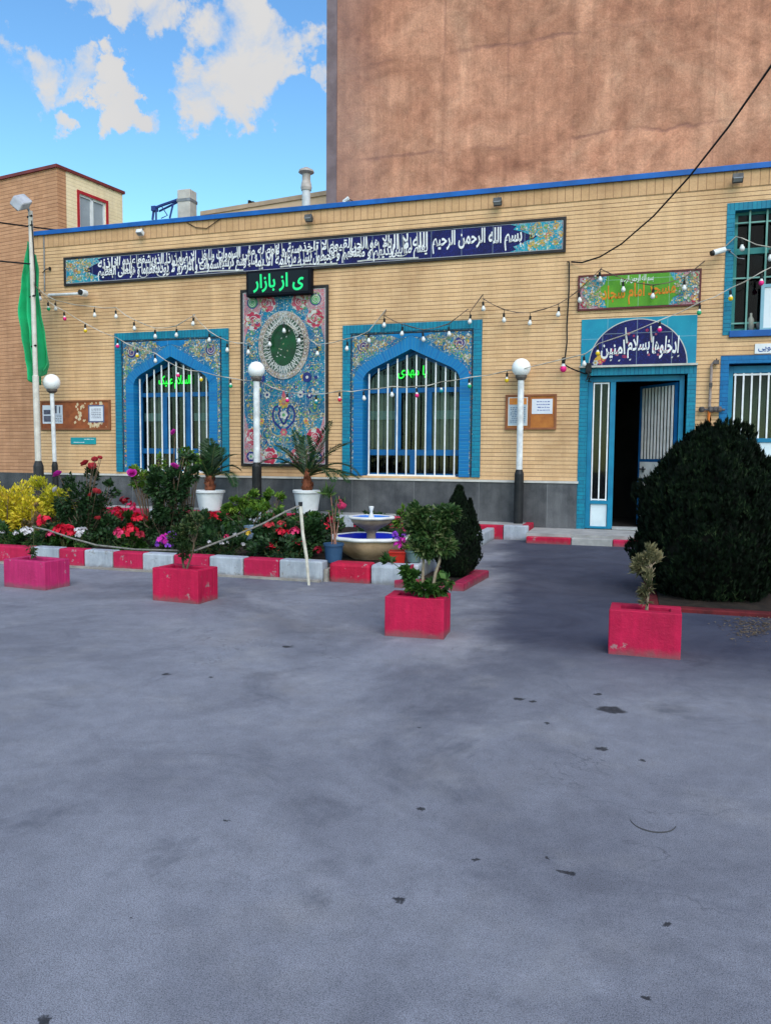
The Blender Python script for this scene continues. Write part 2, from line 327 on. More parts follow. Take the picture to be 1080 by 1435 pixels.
# ================================================================== SETTING: ground, bed, pavement, kerbs
def asphalt(name, c1, c2, dusty, k=1.0):
    m, t, b = new_mat(name)
    co = t.new('ShaderNodeTexCoord').outputs['Object']
    big = t.noise(co, .42, 7, .64, .9); mid = t.noise(co, 1.7, 5, .6); fine = t.noise(co, 300, 3, .75); agg = t.vor(co, 210, out=0)
    c = t.mix(t.mr(big, .36, .66), c1, c2)
    c = t.mix(t.m('MULTIPLY', t.mr(mid, .5, .75), .5), c, dusty)
    sp = t.mr(fine, .3, .7, .35, 1.60, False); c = t.mix(1.0, c, t.comb(sp, sp, sp), 'MULTIPLY')
    ag = t.mr(agg, .1, .5, .50, 1.2); c = t.mix(.9, c, t.comb(ag, ag, ag), 'MULTIPLY')
    # scattered small dark spots and pits
    vd = t.vor(co, 2.1, out=0); hid = t.vor(co, 2.1, out=1)
    rs = t.m('MULTIPLY', t.mr(t.xyz(hid)[0], .55, 1.0, 0, .05, False), t.mr(t.noise(co, 9, 3), .2, .8, .3, 1.6, False))
    spot = t.m('LESS_THAN', t.m('ADD', vd, t.m('MULTIPLY', t.m('SUBTRACT', t.noise(co, 22, 3), .5), .05)), rs)
    c = t.mix(t.m('MULTIPLY', spot, .6), c, (.03, .03, .035))
    st = t.noise(co, .9, 7, .72, 1.6); c = t.mix(t.m('MULTIPLY', t.mr(st, .52, .74), .62), c, (.062, .066, .085))
    pal = t.noise(co, .55, 6, .66, 1.1); c = t.mix(t.m('MULTIPLY', t.mr(pal, .54, .70), .45), c, (.30, .30, .32))
    cr = t.m('ABSOLUTE', t.m('SUBTRACT', t.noise(co, .75, 6, .6, .4), .5)); crm = t.m('MULTIPLY', t.mr(cr, .0, .0035, 1, 0), t.mr(t.noise(co, .5, 3), .5, .6))
    c = t.mix(t.m('MULTIPLY', crm, .5), c, (.05, .05, .06))
    m5 = t.mr(t.noise(co, 7.5, 6, .7), .3, .7, .86, 1.13, False); c = t.mix(1.0, c, t.comb(m5, m5, m5), 'MULTIPLY')
    pits = t.m('MULTIPLY', t.mr(t.noise(co, 75, 4, .7), .655, .70), t.mr(t.noise(co, 1.1, 4, .6), .40, .62)); c = t.mix(t.m('MULTIPLY', pits, .75), c, (.03, .03, .036))
    warm = t.mr(t.noise(co, .6, 4, .6, .5), .54, .70); c = t.mix(t.m('MULTIPLY', warm, .30), c, (.21, .19, .185))
    # newer asphalt to the door, building and bush shade painted in: irregular edge
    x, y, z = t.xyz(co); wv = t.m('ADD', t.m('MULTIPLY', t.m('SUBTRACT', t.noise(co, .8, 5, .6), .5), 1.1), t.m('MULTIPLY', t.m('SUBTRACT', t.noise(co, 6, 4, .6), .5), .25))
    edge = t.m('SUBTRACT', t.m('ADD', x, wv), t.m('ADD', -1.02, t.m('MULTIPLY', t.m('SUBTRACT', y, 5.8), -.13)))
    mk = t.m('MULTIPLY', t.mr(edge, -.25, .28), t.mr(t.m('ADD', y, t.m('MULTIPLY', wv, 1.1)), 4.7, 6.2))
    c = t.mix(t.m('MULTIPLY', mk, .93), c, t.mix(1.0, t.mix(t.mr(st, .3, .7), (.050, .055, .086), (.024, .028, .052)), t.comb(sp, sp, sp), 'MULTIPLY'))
    # oil drips and tar blots that lie on this yard
    wx = t.m('ADD', x, t.m('MULTIPLY', t.m('SUBTRACT', t.noise(co, 11, 5, .65), .5), .11)); wy = t.m('ADD', y, t.m('MULTIPLY', t.m('SUBTRACT', t.noise(t.comb(y, x, 3.0), 11, 5, .65), .5), .14)); oil = None
    for px, py, s in SPOTS:
        s = s if s > .06 else s*.72; ox, oy = G(px, py); dd = t.m('ADD', t.m('POWER', t.m('DIVIDE', t.m('SUBTRACT', wx, ox), s*1.15), 2.0), t.m('POWER', t.m('DIVIDE', t.m('SUBTRACT', wy, oy), s*.95), 2.0))
        k = t.mr(dd, .55, 1.7, .9, 0.0); oil = k if oil is None else t.m('MAXIMUM', oil, k)
    oil = t.m('MULTIPLY', oil, t.mr(t.noise(co, 34, 3), .3, .5, .8, 1.0, False))
    c = t.mix(oil, c, (.012, .012, .015))
    t.put(b.inputs['Base Color'], c); t.put(b.inputs['Roughness'], t.mr(mid, .3, .7, .72, .9, False)); b.inputs['Specular IOR Level'].default_value = .3
    bn = t.new('ShaderNodeBump'); bn.inputs['Strength'].default_value = .3; bn.inputs['Distance'].default_value = .004
    t.put(bn.inputs['Height'], t.m('ADD', t.m('MULTIPLY', agg, .6), t.m('ADD', fine, t.m('MULTIPLY', t.noise(co, 28, 4, .6), 1.5)))); t.put(b.inputs['Normal'], bn.outputs[0])
    return m
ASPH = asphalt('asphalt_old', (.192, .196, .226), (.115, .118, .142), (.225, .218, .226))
g = MB(); g.add([(-120, -60, 0), (120, -60, 0), (120, 160, 0), (-120, 160, 0)], [(0, 1, 2, 3)])
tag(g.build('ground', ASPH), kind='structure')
def wob(pts, n=8, a=.06, seed=1):
    out = []
    for i, p in enumerate(pts):
        q = pts[(i+1) % len(pts)]
        for k in range(n):
            t = k/n; x, y = p[0]+(q[0]-p[0])*t, p[1]+(q[1]-p[1])*t
            out.append((x+a*mnoise.noise((x*1.7, y*1.7, seed)), y+a*mnoise.noise((x*1.7, y*1.7, seed+9))))
    return out
# a half sunk cover
x, y = G(914, 1150); g = MB()
a0 = [(x+.085*cos(a), y+.10*sin(a), .0) for a in [pi*(1.06+.88*k/20) for k in range(21)]]
g.tube(a0, [.0015+.003*sin(pi*k/20) for k in range(21)], 5)
tag(g.build('drain_ring', pm('drain_iron', (.035, .035, .04), (.06, .058, .06), 12, .7)), kind='structure')

KW = painted('kerb_white', (.42, .45, .50), (.30, .325, .37), (.22, .21, .20), .585)
KR = painted('kerb_red', (.50, .012, .070), (.38, .008, .05), (.30, .22, .23), .60)
KD = painted('kerb_red_deep', (.45, .006, .040), (.33, .005, .030), (.28, .20, .20), .60)
CONC = pm('pavement_concrete', (.36, .35, .34), (.25, .245, .24), 4, .85, .6, 35)
MORT = pm('kerb_mortar', (.33, .30, .27), (.22, .20, .18), 8, .9, .8, 30)
def kerb(name, segs, y0, y1, h, mats, bev=.02):
    k = thing(name, None, None, (segs[0], y0, 0)); tag(k, kind='structure')
    for i in range(len(segs)-1):
        b = MB(); j = R.uniform(-.006, .006); b.box(segs[i]+.004, segs[i+1]-.004, y0+j, y1, -.05, h+R.uniform(-.005, .005))
        b.build('kerb_block', mats[i % len(mats)], k, bevel=bev)
    return k
# front kerb of the garden, block joints measured from the photo
xs = [-9.6, -9.05, -8.45, -7.9, -7.30, -6.82, -6.49, -6.05, -5.66, -5.20, -4.74, -4.28, -3.85, -3.31]
xs = [G(p, q)[0] for p, q in [(-120, 788), (-80, 789), (-40, 790), (33, 793), (75, 795), (116, 796), (158, 798), (202, 800), (243, 803), (293, 806), (340, 809), (390, 812), (453, 815)]]
while xs[0] > -12.9: xs[:0] = [xs[0]-.9, xs[0]-.45]
kerb('garden_kerb', xs, 8.12, 8.30, .225, [KR, KW], .018)
kerb('garden_kerb', [G(460, 815)[0], G(521, 817)[0], G(575, 818)[0], -2.30], 8.17, 8.42, .215, [KD, KW, KR], .035)
kerb('garden_kerb_return', [-13.35, -13.2], 8.12, 13.9, .22, [KW], .02)
kerb('garden_kerb_return', [-2.40, -2.25], 8.42, 13.48, .2, [KW], .02)
b = MB(); b.box(xs[0], -3.30, 8.06, 8.125, -.02, .022); b.box(G(453, 815)[0]+.004, G(460, 815)[0]-.004, 8.15, 8.33, -.02, .14)
tag(b.build('kerb_footing', MORT), kind='structure')
# soil of the bed
b = MB(); nx, ny = 60, 26
vs = [(-13.2+10.8*i/nx, 8.28+5.3*j/ny, .135+.035*mnoise.noise((i*.5, j*.5, 2))) for j in range(ny+1) for i in range(nx+1)]
b.add(vs, [(j*(nx+1)+i, j*(nx+1)+i+1, (j+1)*(nx+1)+i+1, (j+1)*(nx+1)+i) for j in range(ny) for i in range(nx)])
tag(b.build('garden_soil', C_SOIL, smooth=True), kind='structure')
# pavement along the wall and its painted kerb
b = MB(); b.box(-13.2, -3.0, 13.62, FY-.001, -.02, .325); b.box(-3.0, -1.82, 13.62, FY-.001, -.02, .235)
tag(b.build('pavement', CONC), kind='structure')
kx = [-12.9+i*.62 for i in range(17)]
kerb('pavement_kerb', kx, 13.46, 13.62, .335, [KW, KR, KR], .015)
kerb('pavement_kerb', [-2.98, G(662, 757)[0], G(703, 757)[0], -1.68], 13.46, 13.62, .245, [KW, KD, KW], .015)
kerb('pavement_kerb_end', [-1.82, -1.68], 13.624, FY-.06, .245, [KD], .015)
# low step in front of the doors
b = MB(); b.box(-1.676, 6.0, 13.18, FY-.001, -.02, .155)
tag(b.build('door_step', CONC), kind='structure')
kerb('step_kerb', [-1.66, -.93, -.28, .45, 1.1, 1.8, 2.5], 13.05, 13.18, .11, [KD, CONC, KR], .015)

# ================================================================== MOSQUE BUILDING
BX0, BX1, BD = -12.62, 6.0, 3.3
mosque = thing('mosque_building', 'long cream brick prayer hall with turquoise tiled arched windows and a blue roof edge', 'mosque', (BX0, FY, 0))
ZT, ZCAP, ZSOL = 6.17, 1.0, 5.88
W1 = (-10.54, -7.85, 1.045, 3.97); W2 = (-5.39, -2.69, 1.045, 3.915)
DR = (-.80, .83, .157, 2.84); DSUR = (-.94, .98, .157, 3.0)
LUN = (-.93, .96, 3.0, 3.83)
W3 = (1.36, 3.6, 3.48, 5.63); D2 = (1.35, 3.4, .157, 3.14)
def holes_wall(b, x0, x1, z0, z1, holes, y0, y1):
    xsn = sorted({x0, x1, *[h[0] for h in holes], *[h[1] for h in holes]}); zsn = sorted({z0, z1, *[h[2] for h in holes], *[h[3] for h in holes]})
    xsn = [v for v in xsn if x0 <= v <= x1]; zsn = [v for v in zsn if z0 <= v <= z1]
    ins = lambda x, z: any(h[0] < x < h[1] and h[2] < z < h[3] for h in holes)
    for i in range(len(xsn)-1):
        for j in range(len(zsn)-1):
            a, c, d, e = xsn[i], xsn[i+1], zsn[j], zsn[j+1]
            if ins((a+c)/2, (d+e)/2): continue
            b.add([(a, y0, d), (c, y0, d), (c, y0, e), (a, y0, e)], [(0, 1, 2, 3)])
            b.add([(a, y1, d), (c, y1, d), (c, y1, e), (a, y1, e)], [(3, 2, 1, 0)])
    for h in holes:
        a, c, d, e = h; d = max(d, z0); e = min(e, z1)
        b.add([(a, y0, d), (c, y0, d), (c, y0, e), (a, y0, e), (a, y1, d), (c, y1, d), (c, y1, e), (a, y1, e)], [(0, 3, 7, 4), (1, 5, 6, 2), (3, 2, 6, 7)]+([(0, 4, 5, 1)] if h[2] > z0 else []))
    b.add([(x0, y0, z0), (x0, y1, z0), (x0, y1, z1), (x0, y0, z1)], [(0, 3, 2, 1)]); b.add([(x1, y0, z0), (x1, y1, z0), (x1, y1, z1), (x1, y0, z1)], [(0, 1, 2, 3)])
HOLES = [W1, W2, (DSUR[0], DSUR[1], .0, 3.0), W3, (D2[0], D2[1], 0, D2[3])]
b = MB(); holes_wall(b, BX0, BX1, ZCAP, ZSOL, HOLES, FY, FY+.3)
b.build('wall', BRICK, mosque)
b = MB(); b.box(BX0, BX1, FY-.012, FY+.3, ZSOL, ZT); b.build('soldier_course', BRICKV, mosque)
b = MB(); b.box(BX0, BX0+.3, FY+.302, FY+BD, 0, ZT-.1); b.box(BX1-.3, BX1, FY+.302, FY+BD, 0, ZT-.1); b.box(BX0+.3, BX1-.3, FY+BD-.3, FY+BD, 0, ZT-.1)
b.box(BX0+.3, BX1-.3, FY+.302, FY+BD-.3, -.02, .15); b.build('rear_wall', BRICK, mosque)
b = MB(); b.box(BX0+.303, -1.22, FY+BD-.36, FY+BD-.304, .152, ZT-.12); b.box(1.19, BX1-.303, FY+BD-.36, FY+BD-.304, .152, ZT-.12); b.box(-1.22, 1.19, FY+BD-.36, FY+BD-.304, .152, ZT-.12); b.box(BX0+.303, BX1-.303, FY+.305, FY+BD-.362, .1505, .158); b.build('interior_shade_panel', C_DARK, mosque)  # near-black panels stand in for the shade of a deeper interior
b = MB(); b.box(BX0, BX1, FY+.302, FY+BD, ZT-.098, ZT-.02); b.build('roof', pm('roof_felt', (.12, .12, .12), None, 3, .9), mosque)
b = MB(); b.box(BX0-.03, BX1+.03, FY-.05, FY+.26, ZT, ZT+.055); b.box(BX0-.03, BX1+.03, FY-.062, FY-.048, ZT-.035, ZT+.058); b.build('coping', C_BLUEPAINT, mosque, bevel=.006)
# plinth
def stonem():
    m, t, bs = new_mat('plinth_granite'); co = t.new('ShaderNodeTexCoord').outputs['Object']; x, y, z = t.xyz(co)
    c = t.mix(t.mr(t.noise(co, 1.4, 6, .65), .35, .65), (.098, .098, .104), (.045, .046, .053))
    gr = t.noise(co, 85, 4, .75); g2 = t.mr(gr, .3, .7, .35, 1.75, False); c = t.mix(1.0, c, t.comb(g2, g2, g2), 'MULTIPLY')
    st = t.noise(t.comb(t.m('MULTIPLY', x, 5.0), 0, t.m('MULTIPLY', z, .8)), 1.5, 5, .6); s2 = t.mr(st, .3, .75, .70, 1.3, False); c = t.mix(.8, c, t.comb(s2, s2, s2), 'MULTIPLY')
    jm = t.mr(t.m('PINGPONG', t.m('DIVIDE', x, 1.24), .5), .003, .006, 1, 0); c = t.mix(t.m('MULTIPLY', jm, .55), c, (.20, .20, .21))
    rn = t.white(t.m('FLOOR', t.m('DIVIDE', x, 1.24)), 1.0); r2 = t.mr(rn, 0, 1, .72, 1.25, False); c = t.mix(1.0, c, t.comb(r2, r2, r2), 'MULTIPLY')
    t.put(bs.inputs['Base Color'], c); bs.inputs['Roughness'].default_value = .55; return m
GRAN = stonem()
for a, c in ((BX0-.03, DSUR[0]-.002), (DSUR[1]+.002, D2[0]-.002), (D2[1]+.002, BX1)):
    b = MB(); b.box(a, c, FY-.035, FY+.3, 0, ZCAP-.04); b.build('plinth', GRAN, mosque)
    b = MB(); b.box(a-.01, c+(.02 if c < 0 else 0), FY-.055, FY+.02, ZCAP-.04, ZCAP+.001); b.build('plinth_cap', pm('cap_stone', (.55, .53, .50), (.42, .40, .38), 5, .6), mosque, bevel=.004)

# ---- arched windows
PROF = [(0, 0), (.02, .10), (.055, .20), (.115, .295), (.20, .385), (.32, .475), (.46, .58), (.60, .69), (.75, .805), (.88, .905), (1, 1)]
def arch(xl, xr, z0, zs, za):
    cx, hw, h = (xl+xr)/2, (xr-xl)/2, za-zs
    lf = [(xl, z0), (xl, z0+(zs-z0)*.5)]+[(xl+hw*t, zs+h*k) for t, k in PROF]
    return lf+[(2*cx-x, z) for x, z in reversed(lf[:-1])]
def archz(x, xl, xr, zs, za):
    hw = (xr-xl)/2; t = min(max((hw-abs(x-(xl+xr)/2))/hw, 0), 1)
    for (a, p), (c, q) in zip(PROF, PROF[1:]):
        if a <= t <= c: return zs+(za-zs)*(p+(q-p)*(t-a)/(c-a+1e-9))
    return za
def tilem(name, base, deep, specks, sc=26, grid=.36, amount=.5):
    m, t, bs = new_mat(name); co = t.new('ShaderNodeTexCoord').outputs['Object']; x, y, z = t.xyz(co)
    c = t.mix(t.mr(t.noise(co, 2.2, 4), .35, .65), base, deep)
    wv = t.noise(co, sc*.32, 3, .5, 1.2); c = t.mix(t.m('MULTIPLY', t.mr(t.m('ABSOLUTE', t.m('SUBTRACT', wv, .5)), .012, .03, 1, 0), amount), c, specks[0])
    hid = t.vor(co, sc, out=1); vd = t.vor(co, sc, out=0)
    pal = t.ramp(t.xyz(hid)[0], [(i/len(specks), s) for i, s in enumerate(specks)], 'CONSTANT')
    on = t.m('MULTIPLY', t.m('LESS_THAN', vd, .30), t.m('LESS_THAN', t.xyz(hid)[1], amount+.15))
    c = t.mix(on, c, pal)
    ring = t.m('MULTIPLY', t.mr(t.m('ABSOLUTE', t.m('SUBTRACT', vd, .36)), .015, .05, 1, 0), t.m('MULTIPLY', on, .0))
    gx = t.m('MINIMUM', t.m('PINGPONG', t.m('DIVIDE', x, grid), .5), t.m('PINGPONG', t.m('DIVIDE', z, grid), .5))
    c = t.mix(t.m('MULTIPLY', t.mr(gx, .006, .014, 1, 0), .35), c, (.35, .45, .5))
    t.put(bs.inputs['Base Color'], c); bs.inputs['Roughness'].default_value = .5; bs.inputs['Specular IOR Level'].default_value = .2; return m
SPECK = [(.55, .50, .34), (.02, .045, .25), (.45, .12, .10), (.10, .30, .12), (.50, .30, .05), (.65, .66, .62)]
TILE_SP = tilem('spandrel_tile', (.006, .15, .30), (.005, .09, .21), SPECK, 36, .42, .28)
TILE_PLAIN = tilem('plain_blue_tile', (.004, .17, .42), (.004, .13, .35), [(.008, .19, .44)], 20, .42, .0)
OR_M = [pm('orn_cream', (.36, .31, .17), (.22, .20, .13), 9, .35), pm('orn_green', (.10, .30, .10), (.06, .2, .10), 9, .35), pm('orn_pink', (.45, .10, .14), (.34, .06, .09), 9, .35),
        pm('orn_white', (.50, .49, .46), (.36, .36, .36), 9, .35), pm('orn_gold', (.55, .33, .05), (.42, .22, .04), 9, .35), pm('orn_navy', (.012, .02, .12), (.02, .03, .18), 9, .35), pm('orn_rose', (.40, .025, .06), (.26, .015, .05), 9, .35), pm('orn_mauve', (.20, .09, .16), (.13, .06, .12), 9, .35)]
class Orn(MB):                          # flat tile ornament, each piece a hair proud of the last
    def __init__(s, y, step=.00002): super().__init__(); s.y = y; s.step = step; s.k = 0
    def nx(s): s.k += 1; return s.y-s.step*(s.k % 190)
    def poly(s, pts, mi): y = s.nx(); return s.add([(x, y, z) for x, z in pts], [tuple(range(len(pts)))], mi)
    def ribbon(s, pts, w, mi, taper=True):
        y = s.nx(); a = []; c = []; n = len(pts)
        for i, (x, z) in enumerate(pts):
            x1, z1 = pts[min(i+1, n-1)]; x0, z0 = pts[max(i-1, 0)]; d = sqrt((x1-x0)**2+(z1-z0)**2)+1e-9; nx, nz = -(z1-z0)/d, (x1-x0)/d
            ww = w*.5*(1-.6*i/n if taper else 1); a.append((x+nx*ww, y, z+nz*ww)); c.append((x-nx*ww, y, z-nz*ww))
        return s.strip(c, a, mi)
    def spiral(s, cx, cz, r, turns, a0, w, mi, sgn=1):
        n = int(14*turns)+4; pts = [(cx+r*(1-.8*k/n)*cos(a0+sgn*2*pi*turns*k/n), cz+r*(1-.8*k/n)*sin(a0+sgn*2*pi*turns*k/n)) for k in range(n+1)]
        s.ribbon(pts, w, mi); return pts
    def lf(s, x, z, a, Ln, W, mi):
        d, e = (cos(a), sin(a)), (-sin(a), cos(a))
        s.poly([(x, z), (x+d[0]*Ln*.4+e[0]*W*-.5, z+d[1]*Ln*.4-e[1]*W*.5), (x+d[0]*Ln, z+d[1]*Ln), (x+d[0]*Ln*.4+e[0]*W*.5, z+d[1]*Ln*.4+e[1]*W*.5)], mi)
    def flower(s, x, z, r, mi, mc=4, n=6, a0=0.0):
        pts = []
        for k in range(n*6):
            a = 2*pi*k/(n*6); q = r*(.72+.28*abs(cos(a*n/2))); pts.append((x+q*cos(a+a0), z+q*sin(a+a0)))
        s.poly(pts, mi); s.disc(x, z, r*.38, mc)
    def disc(s, x, z, r, mi, n=14, rz=None): s.poly([(x+r*cos(2*pi*k/n), z+(rz or r)*sin(2*pi*k/n)) for k in range(n)], mi)
    def ring(s, x, z, r0, r1, mi, n=48, k=1.0):
        y = s.nx(); a = [(x+r1*cos(2*pi*i/n), y, z+r1*k*sin(2*pi*i/n)) for i in range(n+1)]; c = [(x+r0*cos(2*pi*i/n), y, z+r0*k*sin(2*pi*i/n)) for i in range(n+1)]
        s.strip(a, c, mi)
    def rose(s, x, z, r, seed=0):          # a big painted rose in a round
        s.k = 60; q = random.Random(seed); s.disc(x, z, r, 3, 28)
        for k in range(11): a = 2*pi*k/11; s.disc(x+r*.72*cos(a), z+r*.72*sin(a), r*.28, q.choice([2, 2, 3, 6]), 10)
        for ring, (rr, nn) in enumerate(((.62, 7), (.40, 5))):
            for k in range(nn):
                a = 2*pi*k/nn+ring; n = 9; w = r*(.26-.06*ring)
                s.poly([(x+r*rr*cos(a)+w*cos(a+pi/2+pi*2*i/n)*1.2, z+r*rr*sin(a)+w*sin(a+pi/2+pi*2*i/n)) for i in range(n)], q.choice([2, 6, 6, 3]))
        s.spiral(x, z, r*.42, 2.2, q.random()*6, r*.13, 6); s.spiral(x, z, r*.55, 1.3, q.random()*6, r*.08, 3)
        s.disc(x, z, r*.14, 2)
def scroll_fill(o, inside, bounds, mirror, n, seed, rr=(.07, .17), main=0, pal=(0, 1, 2, 3, 4)):
    q = random.Random(seed); placed = []; tries = 0
    while len(placed) < n and tries < n*60:
        tries += 1; x = q.uniform(bounds[0], bounds[1]); z = q.uniform(bounds[2], bounds[3]); r = q.uniform(*rr)
        if not inside(x, z, r*.8) or any((x-a)**2+(z-c)**2 < (.72*(r+e))**2 for a, c, e in placed): continue
        placed.append((x, z, r)); a0 = q.uniform(0, 6.28); tr = q.uniform(1.1, 1.7); sg = q.choice((-1, 1)); fm = q.choice(pal); lm = q.choice((1, main, 4)); fl = [(q.random(), q.uniform(.6, 1.4)) for _ in range(8)]
        for sx in ((1, -1) if mirror is not None else (1,)):
            X = lambda v: v if sx == 1 else 2*mirror-v
            n_ = int(12*tr)+4; pts = [(X(x+r*(1-.78*k/n_)*cos(a0+sg*2*pi*tr*k/n_)), z+r*(1-.78*k/n_)*sin(a0+sg*2*pi*tr*k/n_)) for k in range(n_+1)]
            o.ribbon(pts if sx == 1 else pts[::-1], .012, main)
            for i, (rv, k) in enumerate(fl):
                px, pz = pts[min(int((i+.5)/8*n_), n_)]; a = rv*6.28 if sx == 1 else pi-rv*6.28
                o.lf(px, pz, a, .045*k, .026*k, lm if i % 2 else q.choice((0, 3, 1)))
            o.flower(pts[-1][0], pts[-1][1], r*.26, fm, 4 if fm != 4 else 3, 5)
            o.disc(pts[0][0], pts[0][1], .018, 3, 8)
def arched_window(rect, op, curtain, seed):
    x0, x1, z0, z1 = rect; xl, xr, zs, za = op; cx = (x0+x1)/2
    yf = FY-.018
    A = arch(xl, xr, z0, zs, za); OFF = .19
    B = arch(xl-OFF, xr+OFF, z0, zs+.02, za+.25)
    xi0, xi1, zi = x0+.15, x1-.15, z1-.15
    n = len(A); C = []
    half = n//2
    for i in range(half+1):
        if i <= 1: p = (xi0, A[i][1])
        else:
            k = (i-2)/(half-2); zc = B[2][1]
            ln1, ln2 = zi-zc, cx-xi0; d = k*(ln1+ln2)*1.0
            # corner falls exactly on one of the samples
            kc = 6/(half-2)
            p = (xi0, zc+(zi-zc)*min(k/kc, 1)) if k <= kc else (xi0+(cx-xi0)*(k-kc)/(1-kc), zi)
        C.append(p)
    C = C+[(2*cx-x, z) for x, z in reversed(C[:-1])]
    win = None
    b = MB(); v = lambda P_, y: [(x, y, z) for x, z in P_]
    b.strip(v(B, yf), v(C, yf))
    win = b.build('arched_window', TILE_SP, mosque)
    b = MB(); b.strip(v(A, yf-.014), v(B, yf-.014)); b.strip(v(B, yf-.014), v(B, yf+.002)); b.strip(v(A, FY+.32), v(A, yf-.014))
    b.build('arch_band', arch_band_mat((cx-BX0, zs)), win)
    b = MB(); b.box(x0, xi0, yf-.02, FY+.01, z0, zi); b.build('tile_frame', TEALB, win); b = MB(); b.box(xi1, x1, yf-.02, FY+.01, z0, zi); b.build('tile_frame', TEALB, win)
    b = MB(); b.box(x0, x1, yf-.02, FY+.01, zi, z1); b.build('tile_frame', TEALBV, win)
    b = MB()
    for a, c, e, f_ in ((xi0+.015, xi0+.035, z0, zi-.02), (xi1-.035, xi1-.015, z0, zi-.02), (xi0+.035, xi1-.035, zi-.04, zi-.02)): b.box(a, c, yf-.006, yf, e, f_)
    b.build('tile_line', C_BLACK, win)
    # arabesque tiles in the spandrels and up the sides
    def inside(x, z, r):
        if x-r < xi0+.05 or z+r > zi-.05: return False
        if z < zs: return x+r < xl-OFF+.02
        return z-r*1.05 > archz(x+r*.6, xl-OFF, xr+OFF, zs, za+.25)+.08 and x < cx-.30
    o = Orn(yf-.002)
    scroll_fill(o, inside, (xi0, cx, zs-.1, zi), cx, 30, seed, (.04, .10), 0, (0, 1, 7, 4, 5, 7))
    for sx in (1, -1):                       # corner cartouche
        X = (lambda v: v) if sx == 1 else (lambda v: 2*cx-v)
        qx, qz = xi0+.26, zi-.26
        o.disc(X(qx), qz, .13, 0, 16); o.disc(X(qx), qz, .115, 5, 16); o.flower(X(qx), qz, .075, 7, 5, 6); o.spiral(X(qx), qz, .10, 1.6, .6, .016, 3, sx)
        z = z0+.08                           # running vine
        while z < zs+.1:
            s_ = 1 if int(z*9) % 2 else -1; vx = xi0+.105
            o.lf(X(vx), z, pi/2+s_*.7*sx, .085, .034, 1 if s_ > 0 else 0); o.flower(X(vx+s_*.028), z+.055, .026, R.choice((3, 0, 4, 2)), 4, 5)
            o.ribbon([(X(vx-s_*.02), z), (X(vx+s_*.02), z+.05), (X(vx-s_*.02), z+.10)][::sx], .010, 0, False); z += .105
    # keystone patch of plain tile above the apex
    b2 = MB(); b2.plate([(cx-.45, zi-.045), (cx-.22, za+.20), (cx, za+.255), (cx+.22, za+.20), (cx+.45, zi-.045)], yf-.004, yf+.001); b2.build('plain_tile', TILE_PLAIN, win)
    o.build('arabesque_tile', OR_M, win)
    # wooden frame, panes, curtain
    yw = FY+.20; b = MB(); t1, t2 = 2.68, 1.50
    fw = .055
    b.strip(v(A, yw), v(arch(xl+.05, xr-.05, z0+.05, zs, za-.08), yw)); b.strip(v(arch(xl+.05, xr-.05, z0+.05, zs, za-.08), yw), v(arch(xl+.05, xr-.05, z0+.05, zs, za-.08), yw+.07))
    b.box(xl, xr, yw-.01, yw+.07, t1-.045, t1+.045); b.box(xl, xr, yw-.008, yw+.07, t2-.06, t2+.05); b.box(xl, xr, yw-.01, yw+.07, z0-.01, z0+.05)
    mw = (xr-xl); m1, m2 = xl+mw*.335, xl+mw*.665
    for mx in (m1, m2): b.box(mx-.05, mx+.05, yw-.014, yw+.07, t2+.05, t1-.045)
    for mx in (m1+.06, m2-.06): b.box(mx-.012, mx+.012, yw-.024, yw-.0145, t2+.05, t1-.045)
    b.box(cx-.05, cx+.05, yw-.014, yw+.07, z0+.05, t2-.06)
    b.build('window_frame', C_FRAME, win, bevel=.004)
    for a, c, e, f_ in ((xl+.04, m1-.05, t2+.05, t1-.045), (m1+.05, m2-.05, t2+.05, t1-.045), (m2+.05, xr-.04, t2+.05, t1-.045), (xl+.04, cx-.05, z0+.05, t2-.06), (cx+.05, xr-.04, z0+.05, t2-.06)): b = MB(); b.box(a, c, yw+.03, yw+.034, e, f_); b.build('pane', GLASS, win)
    b = MB(); b.plate(arch(xl+.05, xr-.05, t1+.045, zs, za-.08), yw+.03, yw+.034)
    b.build('pane', GLASS, win)
    for a, c, e, f_ in curtain:
        b = MB(); nn = max(int((c-a)/.018), 4); rows = []
        for zz in (e, f_): rows.append([(a+(c-a)*i/nn, yw+.13+.018*sin(i*1.35+a*7)+.008*sin(i*.5), zz) for i in range(nn+1)])
        b.strip(rows[0], rows[1]); b.build('curtain', CURT, win, smooth=True)
    for a, c in ((xl+.05, m1-.06), (m2+.06, xr-.05)): b = MB(); b.box(a, c, yw+.085, yw+.09, 2.13, 2.30); b.build('privacy_band', pm('frosted_band', (.50, .60, .58), (.42, .52, .5), 3, .5), win)
    # grille
    b = MB(); yb = FY+.05; nb = 10
    for i in range(nb):
        bx = xl+.10+(xr-xl-.20)*i/(nb-1); zt = min(archz(bx, xl, xr, zs, za)-.035, za-.1)
        b.box(bx-.0125, bx+.0125, yb-.01, yb+.012, z0+.015, zt)
    b.box(xl+.075, xr-.075, yb-.012, yb+.014, z0-.005, z0+.028); b.build('grille', C_BARS, win, bevel=.004)
    return win
